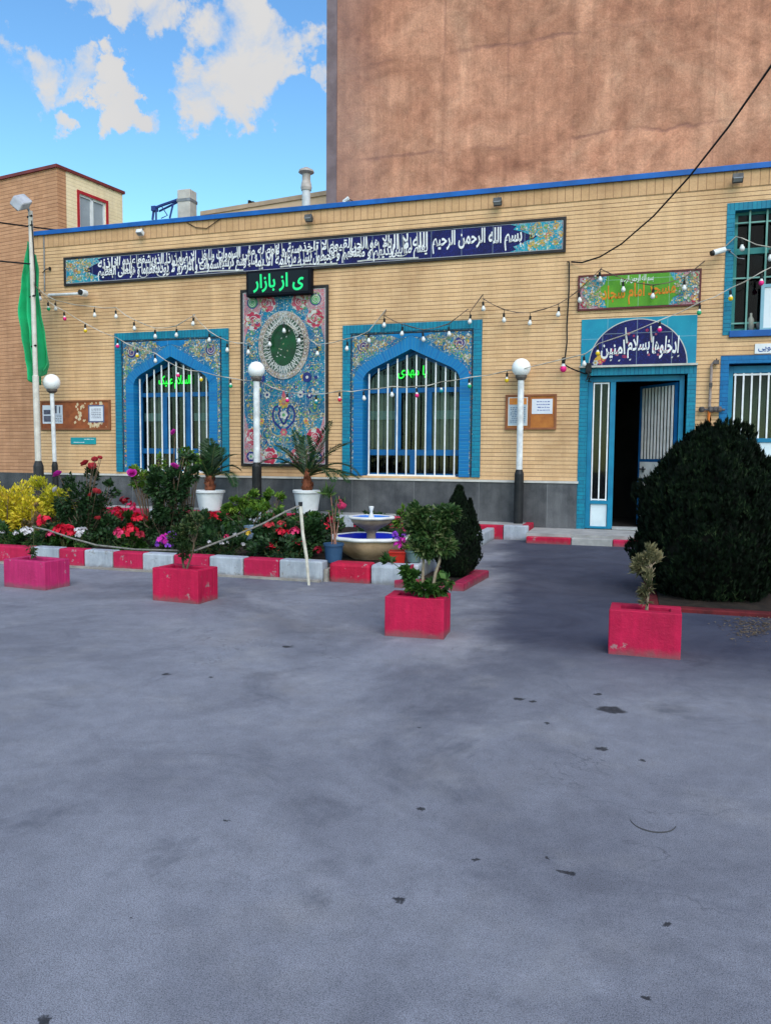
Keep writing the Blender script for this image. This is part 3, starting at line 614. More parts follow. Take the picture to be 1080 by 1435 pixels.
def arch_band_mat(c):
    m, t, bs = new_mat('arch_blue_brick'); co = t.new('ShaderNodeTexCoord').outputs['Object']; x, y, z = t.xyz(co)
    ang = t.m('ARCTAN2', t.m('SUBTRACT', z, c[1]-.75), t.m('ABSOLUTE', t.m('SUBTRACT', x, c[0])))
    u = t.m('GREATER_THAN', z, c[1]); k = t.new('ShaderNodeMix', data_type='FLOAT'); t.put(k.inputs[0], u); t.put(k.inputs[2], t.m('DIVIDE', z, .068)); t.put(k.inputs[3], t.m('MULTIPLY', ang, 22.0))
    v = k.outputs[0]; jm = t.mr(t.m('PINGPONG', v, .5), .05, .13, 1, 0); rn = t.white(t.m('FLOOR', v), 2.0)
    cc = t.mix(rn, (.004, .165, .40), (.004, .12, .33)); t.put(bs.inputs['Base Color'], t.mix(t.m('MULTIPLY', jm, .7), cc, (.03, .20, .34)))
    bs.inputs['Roughness'].default_value = .32; bn = t.new('ShaderNodeBump'); bn.inputs['Strength'].default_value = .4; bn.inputs['Distance'].default_value = .01; t.put(bn.inputs['Height'], t.m('SUBTRACT', 1.0, jm)); t.put(bs.inputs['Normal'], bn.outputs[0]); return m
def glassm():
    m, t, bs = new_mat('window_glass'); tr = t.new('ShaderNodeBsdfTransparent'); tr.inputs[0].default_value = (.62, .70, .70, 1)
    gl = t.new('ShaderNodeBsdfGlossy'); gl.inputs['Roughness'].default_value = .04; fr = t.new('ShaderNodeFresnel'); fr.inputs[0].default_value = 1.45
    mx = t.new('ShaderNodeMixShader'); t.put(mx.inputs[0], t.m('MULTIPLY', fr.outputs[0], .65)); t.l.new(tr.outputs[0], mx.inputs[1]); t.l.new(gl.outputs[0], mx.inputs[2])
    out = [n for n in t.n if n.type == 'OUTPUT_MATERIAL'][0]; t.l.new(mx.outputs[0], out.inputs[0]); return m
GLASS = glassm()
CURT = pm('curtain_cloth', (.46, .42, .36), (.34, .30, .25), 3, .9)
OP1 = (-10.09, -8.30, 2.88, 3.45); OP2 = (-4.975, -3.09, 2.87, 3.43)
arched_window(W1, OP1, [(-9.82, -9.55, 1.3, 2.64), (-8.80, -8.45, 1.3, 2.64)], 4)
arched_window(W2, OP2, [(-4.95, -4.45, 1.5, 3.0), (-3.72, -3.12, 1.55, 2.64)], 11)

# ---- main door, second door, upper window
def tile_surround(parent, x0, x1, z0, z1, w, mats, yb=.012, top=True, nm='tile_frame'):
    yf = FY-yb
    b = MB(); b.box(x0, x0+w, yf, FY+.30, z0, z1-(w if top else 0)); b.build(nm, mats[0], parent); b = MB(); b.box(x1-w, x1, yf, FY+.30, z0, z1-(w if top else 0)); b.build(nm, mats[0], parent)
    if top: b = MB(); b.box(x0, x1, yf, FY+.30, z1-w, z1); b.build(nm, mats[1], parent)
yd = FY+.12
b = MB(); b.box(-.80, -.72, yd, yd+.09, .157, 2.85); b.box(.72, .80, yd, yd+.09, .157, 2.85); b.box(-.72, .72, yd, yd+.09, 2.76, 2.85)
b.box(-.42, -.33, yd+.001, yd+.089, .157, 2.76); b.box(-.72, -.42, yd+.001, yd+.089, .157, .20); b.box(-.72, -.42, yd+.001, yd+.089, .60, .66)
door = b.build('door', C_TEALFRAME, mosque, bevel=.004)
tile_surround(door, -.94, .98, .157, 3.0, .14, (TEALB, TEALBV))
b = MB(); b.box(-.71, -.43, yd+.03, yd+.05, .20, .60); b.build('lower_panel', pm('door_panel', (.62, .70, .74), (.52, .6, .65), 4, .5), door)
b = MB()
for a in (-.70, -.575, -.45): b.box(a-.011, a+.011, yd+.02, yd+.045, .66, 2.75)
b.box(-.70, -.45, yd+.021, yd+.044, .665, .688); b.box(-.70, -.45, yd+.021, yd+.044, 2.725, 2.748); b.build('side_grille', C_BARS, door)
b = MB(); b.box(-.71, -.43, yd+.06, yd+.064, .66, 2.75); b.build('side_pane', GLASS, door)
b = MB(); b.box(-.33, .72, FY+.05, FY+.30, .157, .195); b.build('threshold', pm('threshold_stone', (.42, .42, .42), (.3, .3, .3), 6, .6), door)
# open leaf, hinged at the right jamb and swung inwards
H = Vector((.70, yd+.06, 0)); ang = radians(52); dx = Vector((-cos(ang), sin(ang), 0)); dn = Vector((sin(ang), cos(ang), 0)); LW = .98
def leafbox(b, u0, u1, z0, z1, th=.03, off=0): c = H+dx*((u0+u1)/2)+dn*off+Vector((0, 0, (z0+z1)/2)); b.obox(c, dx*((u1-u0)/2), dn*th/2, Vector((0, 0, (z1-z0)/2)))
b = MB(); leafbox(b, 0, .06, .2, 2.74); leafbox(b, LW-.06, LW, .2, 2.74); leafbox(b, .06, LW-.06, 1.36, 1.41, .028); leafbox(b, .06, LW-.06, 1.0, 1.05, .028); leafbox(b, .06, LW-.06, .2, .27, .028); leafbox(b, .06, LW-.06, 2.69, 2.74, .028)
lf = b.build('door_leaf', C_FRAME, door)
lf2 = []
b = MB()
for i in range(10): u = .10+.086*i; leafbox(b, u-.018, u+.018, 1.41, 2.69, .02, -.022); leafbox(b, u-.018, u+.018, .27, 1.0, .02, -.022)
leafbox(b, .06, LW-.06, 1.055, 1.355, .012, -.02)
b.build('door_bars', pm('door_bars_cream', (.70, .66, .64), (.55, .52, .5), 6, .5), door)
b = MB(); leafbox(b, .74, .88, 1.215, 1.235, .03, -.05); leafbox(b, .80, .83, 1.16, 1.27, .012, -.034); b.build('handle', C_BLACK, door)
# hall wall, dimness painted near black, and a poster-lined partition seen through the opening
b = MB(); b.box(-1.2, -1.15, FY+.32, FY+BD-.32, .15, 3.0); b.box(1.12, 1.17, FY+.32, FY+BD-.32, .15, 3.0); b.box(-1.2, 1.17, FY+.32, FY+BD-.32, 3.0, 3.06); b.build('entrance_hall', pm('hall_shade_dark', (.012, .006, .004), (.006, .003, .002), 3, .8), mosque)
# second door at the right
b = MB(); y2 = FY+.13
b.box(1.47, 1.56, y2, y2+.08, .157, 2.98); b.box(3.19, 3.28, y2, y2+.08, .157, 2.98); b.box(1.56, 3.19, y2, y2+.08, 2.86, 2.98); b.box(1.56, 3.19, y2, y2+.08, 1.70, 1.77); b.box(1.56, 3.19, y2, y2+.08, 1.36, 1.42); b.box(1.56, 3.19, y2, y2+.08, .157, .24); b.box(2.34, 2.42, y2+.001, y2+.079, 1.77, 2.86); b.box(2.34, 2.42, y2+.001, y2+.079, .24, 1.36)
d2 = b.build('door', C_TEALFRAME, mosque, bevel=.004)
tile_surround(d2, 1.35, 3.40, .157, 3.14, .13, (BLUEB, BLUEB))
b = MB()
for i in range(13):
    u = 1.60+.128*i
    if abs(u-2.38) < .05: continue
    b.box(u-.013, u+.013, y2+.005, y2+.03, 1.77, 2.86); b.box(u-.013, u+.013, y2+.005, y2+.03, .24, 1.36)
b.box(1.57, 2.34, y2+.006, y2+.029, 2.82, 2.85); b.box(2.42, 3.18, y2+.006, y2+.029, 2.82, 2.85); b.build('door_bars', C_BARS, d2)
b = MB(); b.box(1.56, 3.19, y2+.02, y2+.05, 1.42, 1.70); b.build('door_panel', pm('door_panel', (.62, .70, .74)), d2)
b = MB(); b.box(1.56, 3.19, y2+.06, y2+.064, .24, 2.86); b.build('pane', GLASS, d2)
# upper window at the right
b = MB(); y3 = FY+.14; x0, x1, z0, z1 = 1.50, 3.46, 3.55, 5.51
b.box(x0, x0+.05, y3, y3+.07, z0, z1); b.box(x1-.05, x1, y3, y3+.07, z0, z1); b.box(x0+.05, x1-.05, y3, y3+.07, z1-.05, z1); b.box(x0+.05, x1-.05, y3, y3+.07, z0, z0+.05); b.box(x0+.05, x1-.05, y3+.001, y3+.069, 4.82, 4.92)
GRN = pm('window_green', (.03, .20, .19), (.02, .15, .15), 3, .45)
w3 = b.build('upper_window', GRN, mosque, bevel=.003)
tile_surround(w3, 1.36, 3.60, 3.48, 5.63, .125, (TEALB, TEALBV))
b = MB(); b.box(1.46, 3.62, FY-.05, FY+.30, 3.44, 3.545); b.build('window_sill', C_BLUEPAINT, w3, bevel=.006)
b = MB()
for u in (1.72, 1.98, 2.24, 2.50, 2.76, 3.02, 3.28): b.box(u-.014, u+.014, FY+.05, FY+.078, 3.545, 5.5)
for z in (3.68, 4.42, 5.32): b.box(1.49, 3.47, FY+.079, FY+.10, z-.012, z+.012)
b.build('grille', pm('grille_green', (.16, .33, .29), (.11, .26, .23), 5, .5), w3)
b = MB(); b.box(1.54, 3.42, y3+.03, y3+.034, 3.6, 5.46); b.build('pane', GLASS, w3)
# ================================================================== TILE PANELS AND SIGNS ON THE FACADE
WHITE_T = pm('script_white', (.74, .74, .74), (.62, .62, .64), 8, .4)
NAVY_T = tilem('navy_tile', (.008, .008, .085), (.005, .005, .05), [(.02, .03, .25), (.015, .02, .2), (.01, .05, .3)], 40, .57, .25)
TURQ_T = tilem('turquoise_tile', (.015, .27, .36), (.01, .18, .30), SPECK, 26, .57, .5)
BLACKB = pm('panel_border', (.012, .011, .012), (.025, .02, .02), 9, .5)
def frame_bars(name, x0, x1, z0, z1, w, y0, y1, mat, parent):
    b = MB(); b.box(x0, x1, y0, y1, z0, z0+w); b.box(x0, x1, y0, y1, z1-w, z1); b.box(x0, x0+w, y0, y1, z0+w, z1-w); b.box(x1-w, x1, y0, y1, z0+w, z1-w)
    return b.build(name, mat, parent)
# ---- long inscription band
bx0, bx1, bz0, bz1 = -11.79, -1.235, 5.02, 5.625
band = thing('inscription_panel', 'long navy tile band of white calligraphy with turquoise ends under the roof edge', 'tile panel', ((bx0+bx1)/2, FY, bz0))
frame_bars('border', bx0, bx1, bz0, bz1, .045, FY-.045, FY-.004, BLACKB, band)
b = MB(); b.box(bx0+.045, bx1-.045, FY-.028, FY-.004, bz0+.045, bz1-.045); b.build('navy_tiles', NAVY_T, band)
frame_bars('white_line', bx0+.05, bx1-.05, bz0+.05, bz1-.05, .010, FY-.031, FY-.028, pm('line_grey', (.38, .38, .42), None, 8, .5), band)
zc = (bz0+bz1)/2; hh = (bz1-bz0)/2-.062
o = Orn(FY-.036)
for e, sg in ((bx0+.062, 1), (bx1-.062, -1)):
    pts = [(0, -hh), (.92, -hh), (.80, -hh*.86), (.86, -hh*.62), (.70, -hh*.42), (.60, -hh*.22), (.50, -hh*.16), (.44, 0), (.50, hh*.16), (.60, hh*.22), (.70, hh*.42), (.86, hh*.62), (.80, hh*.86), (.92, hh), (0, hh)]
    pts = [(e+sg*u, zc+v) for u, v in pts]; ends = MB(); ends.plate(pts if sg == 1 else pts[::-1], FY-.034, FY-.0285); ends.build('turquoise_end', TURQ_T, band)
    def ins(x, z, r, e=e, sg=sg):
        u = (x-e)*sg; return r*.6 < u < .82-r-.25*(1-abs(z-zc)/hh) and abs(z-zc) < hh-r*.7
    lo, hi = sorted((e, e+sg*.85)); scroll_fill(o, ins, (lo, hi, zc-hh, zc+hh), None, 16, 31+sg, (.045, .085), 4, (4, 1, 0, 4))
    for zz in (-1, 1): o.flower(e+sg*.12, zc+zz*hh*.55, .045, 4, 2, 6)
    o.flower(e+sg*.25, zc, .055, 2, 4, 6)
o.build('arabesque', OR_M, band)
V1 = 'الله لا اله الا هو الحی القیوم لا تاخذه سنة و لا نوم له ما فی السموات و ما فی الارض من ذا الذی یشفع عنده الا باذنه'
V2 = 'یعلم ما بین ایدیهم و ما خلفهم و لا یحیطون بشیء من علمه الا بما شاء وسع کرسیه السموات و الارض و لا یؤده حفظهما و هو العلی العظیم'
text('lettering', 'بسم الله', -2.60, -2.00, zc-.215, zc+.215, FY-.034, WHITE_T, band, .004, .024)
text('lettering', 'الرحمن الرحیم', -3.64, -2.66, zc-.18, zc+.225, FY-.034, WHITE_T, band, .004, .022)
wds1, wds2 = V1.split(), V2.split()
def fill_line(words, x0, x1, z0, z1, y, chunk, bold, jit):
    tot = sum(len(w_) for w_ in words); x = x1; i = 0
    while i < len(words):
        ch = words[i:i+chunk]; n = sum(len(w_) for w_ in ch)*(x1-x0)/tot; j = R.uniform(-jit, jit)
        text('lettering', ' '.join(ch), x-n-.02, x+.02, z0+j, z1+j*.5, y, WHITE_T, band, .004, bold, 2, R.uniform(0, .12)); x -= n; i += chunk
fill_line(wds1, -10.9, -3.75, zc-.045, zc+.235, FY-.034, 3, .018, .008)
fill_line(wds2, -10.9, -3.75, zc-.235, zc+.06, FY-.0385, 3, .018, .008)
# tall alif strokes and sweeping tails that knit the two rows, as in thuluth script
o = Orn(FY-.0385, .00002)
for i in range(60):
    x = -10.8+i*.118+R.uniform(-.03, .03); z0_ = zc-.2+R.uniform(0, .2)
    o.ribbon([(x+.03, z0_), (x+.012, z0_+.11), (x, min(z0_+R.uniform(.22, .34), zc+.238))], R.uniform(.020, .026), 3)
for i in range(15):
    x = -10.7+i*.46+R.uniform(-.05, .05); z0_ = zc+R.uniform(-.2, .1); q = R.uniform(.07, .16)
    o.ribbon([(x+q*cos(a), z0_+q*.55*sin(a)) for a in [pi*(1.0+1.05*k/10) for k in range(11)]], .026, 3)
for x0_, x1_ in ((-6.7, -5.5), (-5.1, -3.9), (-8.6, -7.5)): o.ribbon([(x0_+(x1_-x0_)*k/8, zc-.215+.012*sin(k*.6)) for k in range(9)], .028, 3, False)
o.build('lettering', OR_M, band)

# ---- tall medallion mural
mx0, mx1, mz0, mz1 = -7.57, -5.69, 1.2, 4.705; mc = (mx0+mx1)/2; MY = FY-.03
mural = thing('tile_mural', 'tall blue floral tile mural with a round green medallion between the two arched windows', 'tile mural', (mc, FY, mz0))
frame_bars('border', mx0, mx1, mz0, mz1, .05, FY-.045, FY-.003, BLACKB, mural)
MUR_T = tilem('mural_tile', (.005, .165, .28), (.004, .09, .20), SPECK, 30, .47, .25)
b = MB(); b.box(mx0+.05, mx1-.05, MY, FY-.003, mz0+.05, mz1-.05); b.build('blue_tiles', MUR_T, mural)
CORN_T = tilem('corner_tile', (.40, .28, .30), (.28, .17, .20), [(.5, .05, .08), (.02, .02, .10), (.05, .18, .10), (.45, .10, .16), (.02, .05, .2)], 36, .47, .75)
frame_bars('white_line', mx0+.055, mx1-.055, mz0+.055, mz1-.055, .014, MY-.003, MY, pm('line_pale', (.55, .50, .50), None, 8, .5), mural)
for sx in (1, -1):
    X = (lambda u: mx0+.075+u) if sx == 1 else (lambda u: mx1-.075-u)
    for zb, sz in ((mz1-.07, -1), (mz0+.07, 1)):
        hgt = .98 if sz < 0 else 1.0
        q = [(0, 0), (.62, 0), (.66, .10), (.55, .22), (.40, .26), (.34, .40), (.22, .46), (.10, .62), (.05, .80), (.0, hgt)]
        pts = [(X(u), zb+sz*v) for u, v in q]; pts = pts if sx*sz > 0 else pts[::-1]; b = MB(); b.plate(pts, MY-.004, MY+.001); b.build('corner_tiles', CORN_T, mural)
o = Orn(MY-.0045)
px_, pz_ = 75.0, 75.0
mcz = P(400, 484, FY)[1]
# spirals over the whole field, mirrored, leaving the medallion free
def insm(x, z, r):
    if not (mx0+.08 < x-r and x+r*.8 < mc and mz0+.1 < z-r and z+r < mz1-.1): return False
    if ((x-mc)/(.60+r*.7))**2+((z-mcz)/(.72+r*.7))**2 < 1: return False
    return True
scroll_fill(o, insm, (mx0, mc, mz0, mz1), mc, 40, 5, (.06, .15), 0, (0, 1, 3, 4, 5))
for k in range(60):
    x = R.uniform(mx0+.1, mx1-.1); z = R.uniform(mz0+.1, mz1-.1)
    if ((x-mc)/.60)**2+((z-mcz)/.72)**2 < 1: continue
    if R.random() < .5: o.flower(x, z, R.uniform(.022, .045), R.choice((3, 0, 4, 5, 1)), R.choice((4, 5, 3)), 5, R.random()*6)
    else: o.lf(x, z, R.random()*6.28, .07, .03, R.choice((0, 1, 5, 4, 3)))
for sx in (1, -1):
    for px, py, rr in ((173/4.783+319.5, 370+384/4.783, .185), (275/4.783+319.5, 370+268/4.783, .165), (176/4.783+319.5, 370+1157/4.783, .18), (285/4.783+319.5, 370+1287/4.783, .175)):
        x, z = P(px, py, FY); x = min(max(x, mx0+.26), mc-.2)
        if sx == -1: x = 2*mc-x
        o.rose(x, z, rr, int(px)+sx)
    x, z = P(170/4.783+319.5, 370+262/4.783, FY); x = x if sx == 1 else 2*mc-x; o.disc(x, z, .12, 5, 16); o.disc(x, z, .10, 1, 16); o.spiral(x, z, .09, 2, sx, .016, 3)
    x, z = P(160/4.783+319.5, 370+1290/4.783, FY); x = x if sx == 1 else 2*mc-x; o.disc(x, z, .10, 5, 16); o.flower(x, z, .07, 3, 1, 6)
    # lower vase outline and side lotus
    vz = P(400, 583, FY)[1]
    o.ribbon([(mc+sx*a, vz+c) for a, c in ((.0, -.30), (.10, -.22), (.22, -.10), (.24, .05), (.20, .17), (.12, .20), (.08, .12), (.10, .02), (.04, -.12), (0, -.16))][::sx], .04, 5, False)
    o.ribbon([(mc+sx*a, vz+c) for a, c in ((.0, -.36), (.14, -.40), (.26, -.34), (.30, -.22), (.24, -.16), (.18, -.24), (.2, -.30))][::sx], .03, 0, False)
    o.flower(mc+sx*.36, vz+.42, .075, 3, 5, 7); o.flower(mc+sx*.55, vz+.40, .07, 5, 3, 7); o.flower(mc+sx*.48, vz-.10, .06, 4, 2, 6); o.disc(mc+sx*.5, vz+.75, .10, 5, 14); o.flower(mc+sx*.5, vz+.75, .08, 5, 3, 8)
o.flower(mc, vz+.26, .12, 4, 2, 7); o.flower(mc, vz+.02, .09, 3, 1, 5); o.lf(mc, vz+.30, pi/2, .22, .10, 2); o.flower(mc, vz-.32, .08, 2, 0, 6)
o.build('floral_tiles', OR_M, mural)
# medallion: beaded ring, white script ring, green centre
b = MB(); el = lambda rx, rz, n=56: [(mc+rx*cos(2*pi*k/n), mcz+rz*sin(2*pi*k/n)) for k in range(n)]
b.plate(el(.545, .665), MY-.016, MY+.001)
BEAD = tilem('bead_ring_tile', (.27, .22, .20), (.18, .14, .135), [(.60, .55, .5), (.15, .05, .05), (.6, .52, .4)], 46, 9, .9); b.build('bead_ring', BEAD, mural)
b = MB(); b.plate(el(.44, .55), MY-.021, MY-.0165); b.build('script_ring', tilem('script_ring_tile', (.018, .055, .03), (.01, .03, .02), [(.45, .5, .45), (.03, .12, .06), (.4, .45, .4)], 44, 9, .5), mural)
b = MB(); b.plate(el(.275, .405), MY-.026, MY-.0215); b.build('green_centre', pm('medallion_green', (.004, .065, .018), (.012, .03, .014), 5, .3), mural)
o = Orn(MY-.0265)
for k in range(46):
    a = 2*pi*k/46; rx, rz = .355, .475; x, z = mc+rx*cos(a), mcz+rz*sin(a)
    o.ribbon([(x+.085*cos(a)*t+.03*sin(a+k)*s_, z+.085*sin(a)*t+.03*cos(a+k)*s_) for t, s_ in ((-.8, 0), (-.2, .8), (.3, -.6), (.9, .3))], .02, 3, False)
    if k % 2: o.spiral(x, z, .035, 1.1, a, .014, 3)
for k in range(64):
    a = 2*pi*k/64; o.disc(mc+.49*cos(a), mcz+.605*sin(a), .016, 3 if k % 2 else 0, 8)
for sx in (1, -1): o.ribbon([(mc+sx*a, mcz+c) for a, c in ((0, .60), (.05, .50), (.14, .42), (.25, .33), (.29, .2))][::sx], .028, 3)
for k in range(11): o.lf(mc+R.uniform(-.17, .17), mcz+R.uniform(-.3, .26), R.random()*6, .045, .02, R.choice((3, 0)))
o.build('medallion_script', OR_M, mural)

# ---- green name sign over the door
sx0, sx1, sz0, sz1 = -1.01, 1.0, 3.985, 4.595; scx, scz = 0, 4.29
sign = thing('name_sign', 'green tile sign with orange and white script and floral blue ends above the door', 'sign', (0, FY, sz0))
frame_bars('border', sx0, sx1, sz0, sz1, .03, FY-.04, FY-.003, pm('sign_border', (.10, .02, .02), None, 8, .5), sign)
b = MB(); b.box(sx0+.03, sx1-.03, FY-.026, FY-.003, sz0+.03, sz1-.03); b.build('corner_tiles', CORN_T, sign)
b = MB(); b.plate([(-.94+.0, scz), (-.80, scz-.2), (-.55, scz-.27), (.55, scz-.27), (.80, scz-.2), (.94, scz), (.80, scz+.2), (.55, scz+.27), (-.55, scz+.27), (-.80, scz+.2)], FY-.031, FY-.0265)
b.build('turquoise_ends', TURQ_T, sign)
b = MB(); b.plate([(-.72, scz), (-.66, scz-.09), (-.56, scz-.13), (-.52, scz-.268), (.50, scz-.268), (.56, scz-.15), (.66, scz-.1), (.72, scz), (.66, scz+.1), (.56, scz+.15), (.50, scz+.268), (-.52, scz+.268), (-.56, scz+.13), (-.66, scz+.09)], FY-.036, FY-.0315)
b.build('green_field', tilem('sign_green', (.10, .30, .02), (.06, .22, .02), [(.1, .3, .02)], 20, .5, .0), sign)
o = Orn(FY-.0365)
for sx in (1, -1):
    def ins(x, z, r, sx=sx): return .60+r*.4 < abs(x) < .97-r*.6 and abs(z-scz) < .27-r*.6 and x*sx > 0
    lo, hi = sorted((sx*.6, sx*.98)); scroll_fill(o, ins, (lo, hi, sz0, sz1), None, 16, 51, (.04, .085))
    for zz in (1, -1): o.flower(sx*.90, scz+zz*.20, .055, 6, 3, 6)
o.build('floral_ends', OR_M, sign)
OR_S = pm('script_orange', (.62, .21, .012), (.5, .15, .01), 8, .4)
text('lettering', 'مسجد امام سجاد', -.60, .60, scz-.23, scz+.13, FY-.0365, OR_S, sign, .004, .022, 3, 0, .06)
text('lettering', 'بسم الله الرحمن الرحیم', -.30, .24, scz+.10, scz+.26, FY-.0365, WHITE_T, sign, .004, .008, 2)

# ---- lunette over the door
lun = thing('lunette_panel', 'half-round navy tile panel of white calligraphy directly above the open door', 'tile panel', (0, FY, 3.0))
b = MB(); b.box(LUN[0], LUN[1], FY-.022, FY-.002, 3.0, 3.835); b.build('turquoise_tiles', tilem('lunette_turquoise', (.012, .25, .36), (.010, .19, .31), [(.02, .28, .42)], 30, .49, .0), lun)
le = [(.015+.80*cos(pi*k/36), 3.03+.77*sin(pi*k/36)) for k in range(37)]
b = MB(); b.plate(le, FY-.028, FY-.0225); b.build('navy_field', NAVY_T, lun)
o = Orn(FY-.0285); o.ribbon([(.015+.805*cos(pi*k/36), 3.03+.775*sin(pi*k/36)) for k in range(37)], .016, 3, False)
for k in range(26):
    a = R.uniform(.25, 2.9); q = R.uniform(.2, .66); o.flower(.015+q*cos(a), 3.08+q*.9*sin(a), R.uniform(.02, .035), R.choice((6, 2, 5)), 5, 5)
for a, c, m_ in ((-.66, 3.12, 4), (-.60, 3.09, 2), (-.68, 3.08, 3), (-.55, 3.13, 6), (-.62, 3.17, 4)): o.flower(a, c, .05, m_, 4, 6)
o.build('tile_flowers', OR_M, lun)
text('lettering', 'ادخلوها', .25, .68, 3.12, 3.50, FY-.0295, WHITE_T, lun, .005, .024, 3, .05)
text('lettering', 'بسلام', -.15, .21, 3.14, 3.52, FY-.0295, WHITE_T, lun, .005, .024, 3, .05)
text('lettering', 'امنین', -.60, -.19, 3.14, 3.46, FY-.0295, WHITE_T, lun, .005, .024, 3, -.05)
o = Orn(FY-.033)
for x, z, h in ((.22, 3.40, .28), (-.19, 3.40, .27)): o.ribbon([(x+.03, z), (x+.01, z+h*.5), (x, z+h)], .035, 3)
for x, z in ((.56, 3.12), (.66, 3.14), (.60, 3.2), (-.44, 3.1), (-.3, 3.09), (-.12, 3.1)): o.lf(x, z, pi/4, .05, .03, 3)
o.build('lettering', OR_M, lun)
b = MB(); b.box(-.95, .99, FY-.075, FY-.001, 2.995, 3.028); b.build('stone_ledge', pm('ledge_stone', (.5, .48, .44), None, 6, .6), lun)

# ---- LED board
led = thing('led_sign', 'black LED board showing green Persian text above the tall mural', 'LED sign', (-6.67, FY-.13, 4.53))
b = MB(); b.box(-7.36, -5.99, FY-.20, FY-.046, 4.53, 5.03); b.build('housing', pm('led_housing', (.004, .005, .010), None, 6, .6, spec=.1), led, bevel=.012)
b = MB(); b.box(-7.31, -6.04, FY-.206, FY-.2005, 4.58, 4.98)
m, t, bs = new_mat('led_screen'); bs.inputs['Base Color'].default_value = (.003, .006, .010, 1); bs.inputs['Roughness'].default_value = .4
co = t.new('ShaderNodeTexCoord').outputs['Object']; vd = t.vor(co, 70, rnd=0.0); t.put(bs.inputs['Base Color'], t.mix(t.m('LESS_THAN', vd, .3), (.003, .005, .009), (.012, .03, .03)))
b.build('screen', m, led)
m, t, bs = new_mat('led_green'); bs.inputs['Base Color'].default_value = (.01, .2, .08, 1); co = t.new('ShaderNodeTexCoord').outputs['Object']; vd = t.vor(co, 52, rnd=0.0)
bs.inputs['Emission Color'].default_value = (.01, .75, .22, 1); t.put(bs.inputs['Emission Strength'], t.mr(vd, .15, .42, 1.0, .35)); LEDG = m
text('led_text', 'ی از بازار', -7.20, -6.13, 4.60, 4.95, FY-.2065, LEDG, led, .004, .022, 3)
b = MB()
for x in (-7.1, -6.2): b.box(x-.02, x+.02, FY-.12, FY-.08, 5.03, 5.10)
b.build('bracket', C_GREY, led)

# ---- neon words inside the arched windows
m, t, bs = new_mat('neon_green'); bs.inputs['Base Color'].default_value = (.02, .4, .05, 1); bs.inputs['Emission Color'].default_value = (.015, .85, .04, 1); bs.inputs['Emission Strength'].default_value = .55; NEON = m
for (x0, x1, z0, z1, s, lab) in ((-9.60, -8.84, 2.80, 3.08, 'السلام علیک', 'green neon script hanging in the arched window nearest the flagpole'), (-4.33, -3.76, 2.90, 3.14, 'یا مهدی', 'short green neon script hanging in the arched window behind the fountain')):
    n = thing('neon_sign', lab, 'neon sign', ((x0+x1)/2, FY+.17, z0)); text('neon_text', s, x0, x1, z0, z1, FY+.165, NEON, n, .012, .012, 3, .06)
    b = MB(); b.tube([(x0+.1, FY+.17, z1-.05), (x0+.1, FY+.19, z1+.10)], .004, 5); b.tube([(x1-.1, FY+.17, z1-.05), (x1-.1, FY+.19, z1+.10)], .004, 5); b.build('hanging_wire', C_CABLE, n)

# ---- notice boards
PAPER = pm('paper', (.62, .64, .70), (.55, .57, .64), 5, .7); INK = pm('print_ink', (.06, .06, .09), (.12, .12, .16), 20, .8)
def scribble(b, x0, x1, z0, z1, rows, y, seed):
    q = random.Random(seed)
    for i in range(rows):
        z = z1-(i+.5)*(z1-z0)/rows; x = x1
        while x > x0+.02:
            l = q.uniform(.02, .06); l = min(l, x-x0); b.box(x-l, x, y-.0012, y, z-.006, z+.004+q.uniform(0, .006)); x -= l+.012
nb = thing('notice_board', 'wide brown notice board with peeling paper scraps beside the slim lamp post', 'notice board', (-11.58, FY, 1.96))
b = MB(); b.box(-12.46, -10.70, FY-.03, FY-.002, 1.96, 2.56); b.build('board', C_BROWNWOOD, nb)
frame_bars('frame', -12.48, -10.68, 1.94, 2.58, .035, FY-.045, FY-.002, pm('board_frame', (.25, .09, .04), None, 8, .5), nb)
b = MB(); b.box(-12.43, -11.90, FY-.034, FY-.0305, 2.08, 2.48); p_ = b.build('poster', PAPER, nb)
b = MB(); b.box(-12.40, -12.20, FY-.036, FY-.0345, 2.28, 2.38); b.box(-12.40, -12.20, FY-.036, FY-.0345, 2.12, 2.25); b.box(-12.12, -12.05, FY-.036, FY-.0345, 2.30, 2.47); scribble(b, -12.15, -11.93, 2.10, 2.28, 5, FY-.0345, 3); b.box(-11.99, -11.96, FY-.036, FY-.0345, 2.3, 2.45); b.build('print', INK, p_)
b = MB(); b.box(-11.20, -10.86, FY-.034, FY-.0305, 2.13, 2.44); p_ = b.build('paper', PAPER, nb)
b = MB(); scribble(b, -11.15, -10.91, 2.18, 2.40, 6, FY-.0345, 5); b.build('print', INK, p_)
frame_bars('paper_frame', -11.23, -10.83, 2.10, 2.47, .025, FY-.037, FY-.031, pm('paper_frame', (.10, .13, .25), None, 8, .5), nb)
b = MB()
for i in range(46):
    x, z = (R.uniform(-11.62, -11.30), R.uniform(2.08, 2.55)) if i < 22 else (R.uniform(-11.25, -10.74), R.choice((R.uniform(2.0, 2.10), R.uniform(2.48, 2.54))))
    s_ = R.uniform(.012, .045); n = 6; b.plate([(x+s_*(.5+.6*R.random())*cos(2*pi*k/n), z+s_*(.6+.9*R.random())*sin(2*pi*k/n)) for k in range(n)], FY-.0325-.00004*i, FY-.0305)
b.build('paper_scraps', pm('torn_paper', (.60, .50, .36), (.5, .36, .2), 12, .8), nb)
nb = thing('notice_board', 'small brown notice board with two white papers behind the lamp post near the door', 'notice board', (-1.79, FY, 1.94))
b = MB(); b.box(-2.22, -1.35, FY-.03, FY-.002, 1.94, 2.53); b.build('board', pm('board_orange', (.42, .15, .03), (.30, .09, .02), 6, .6), nb)
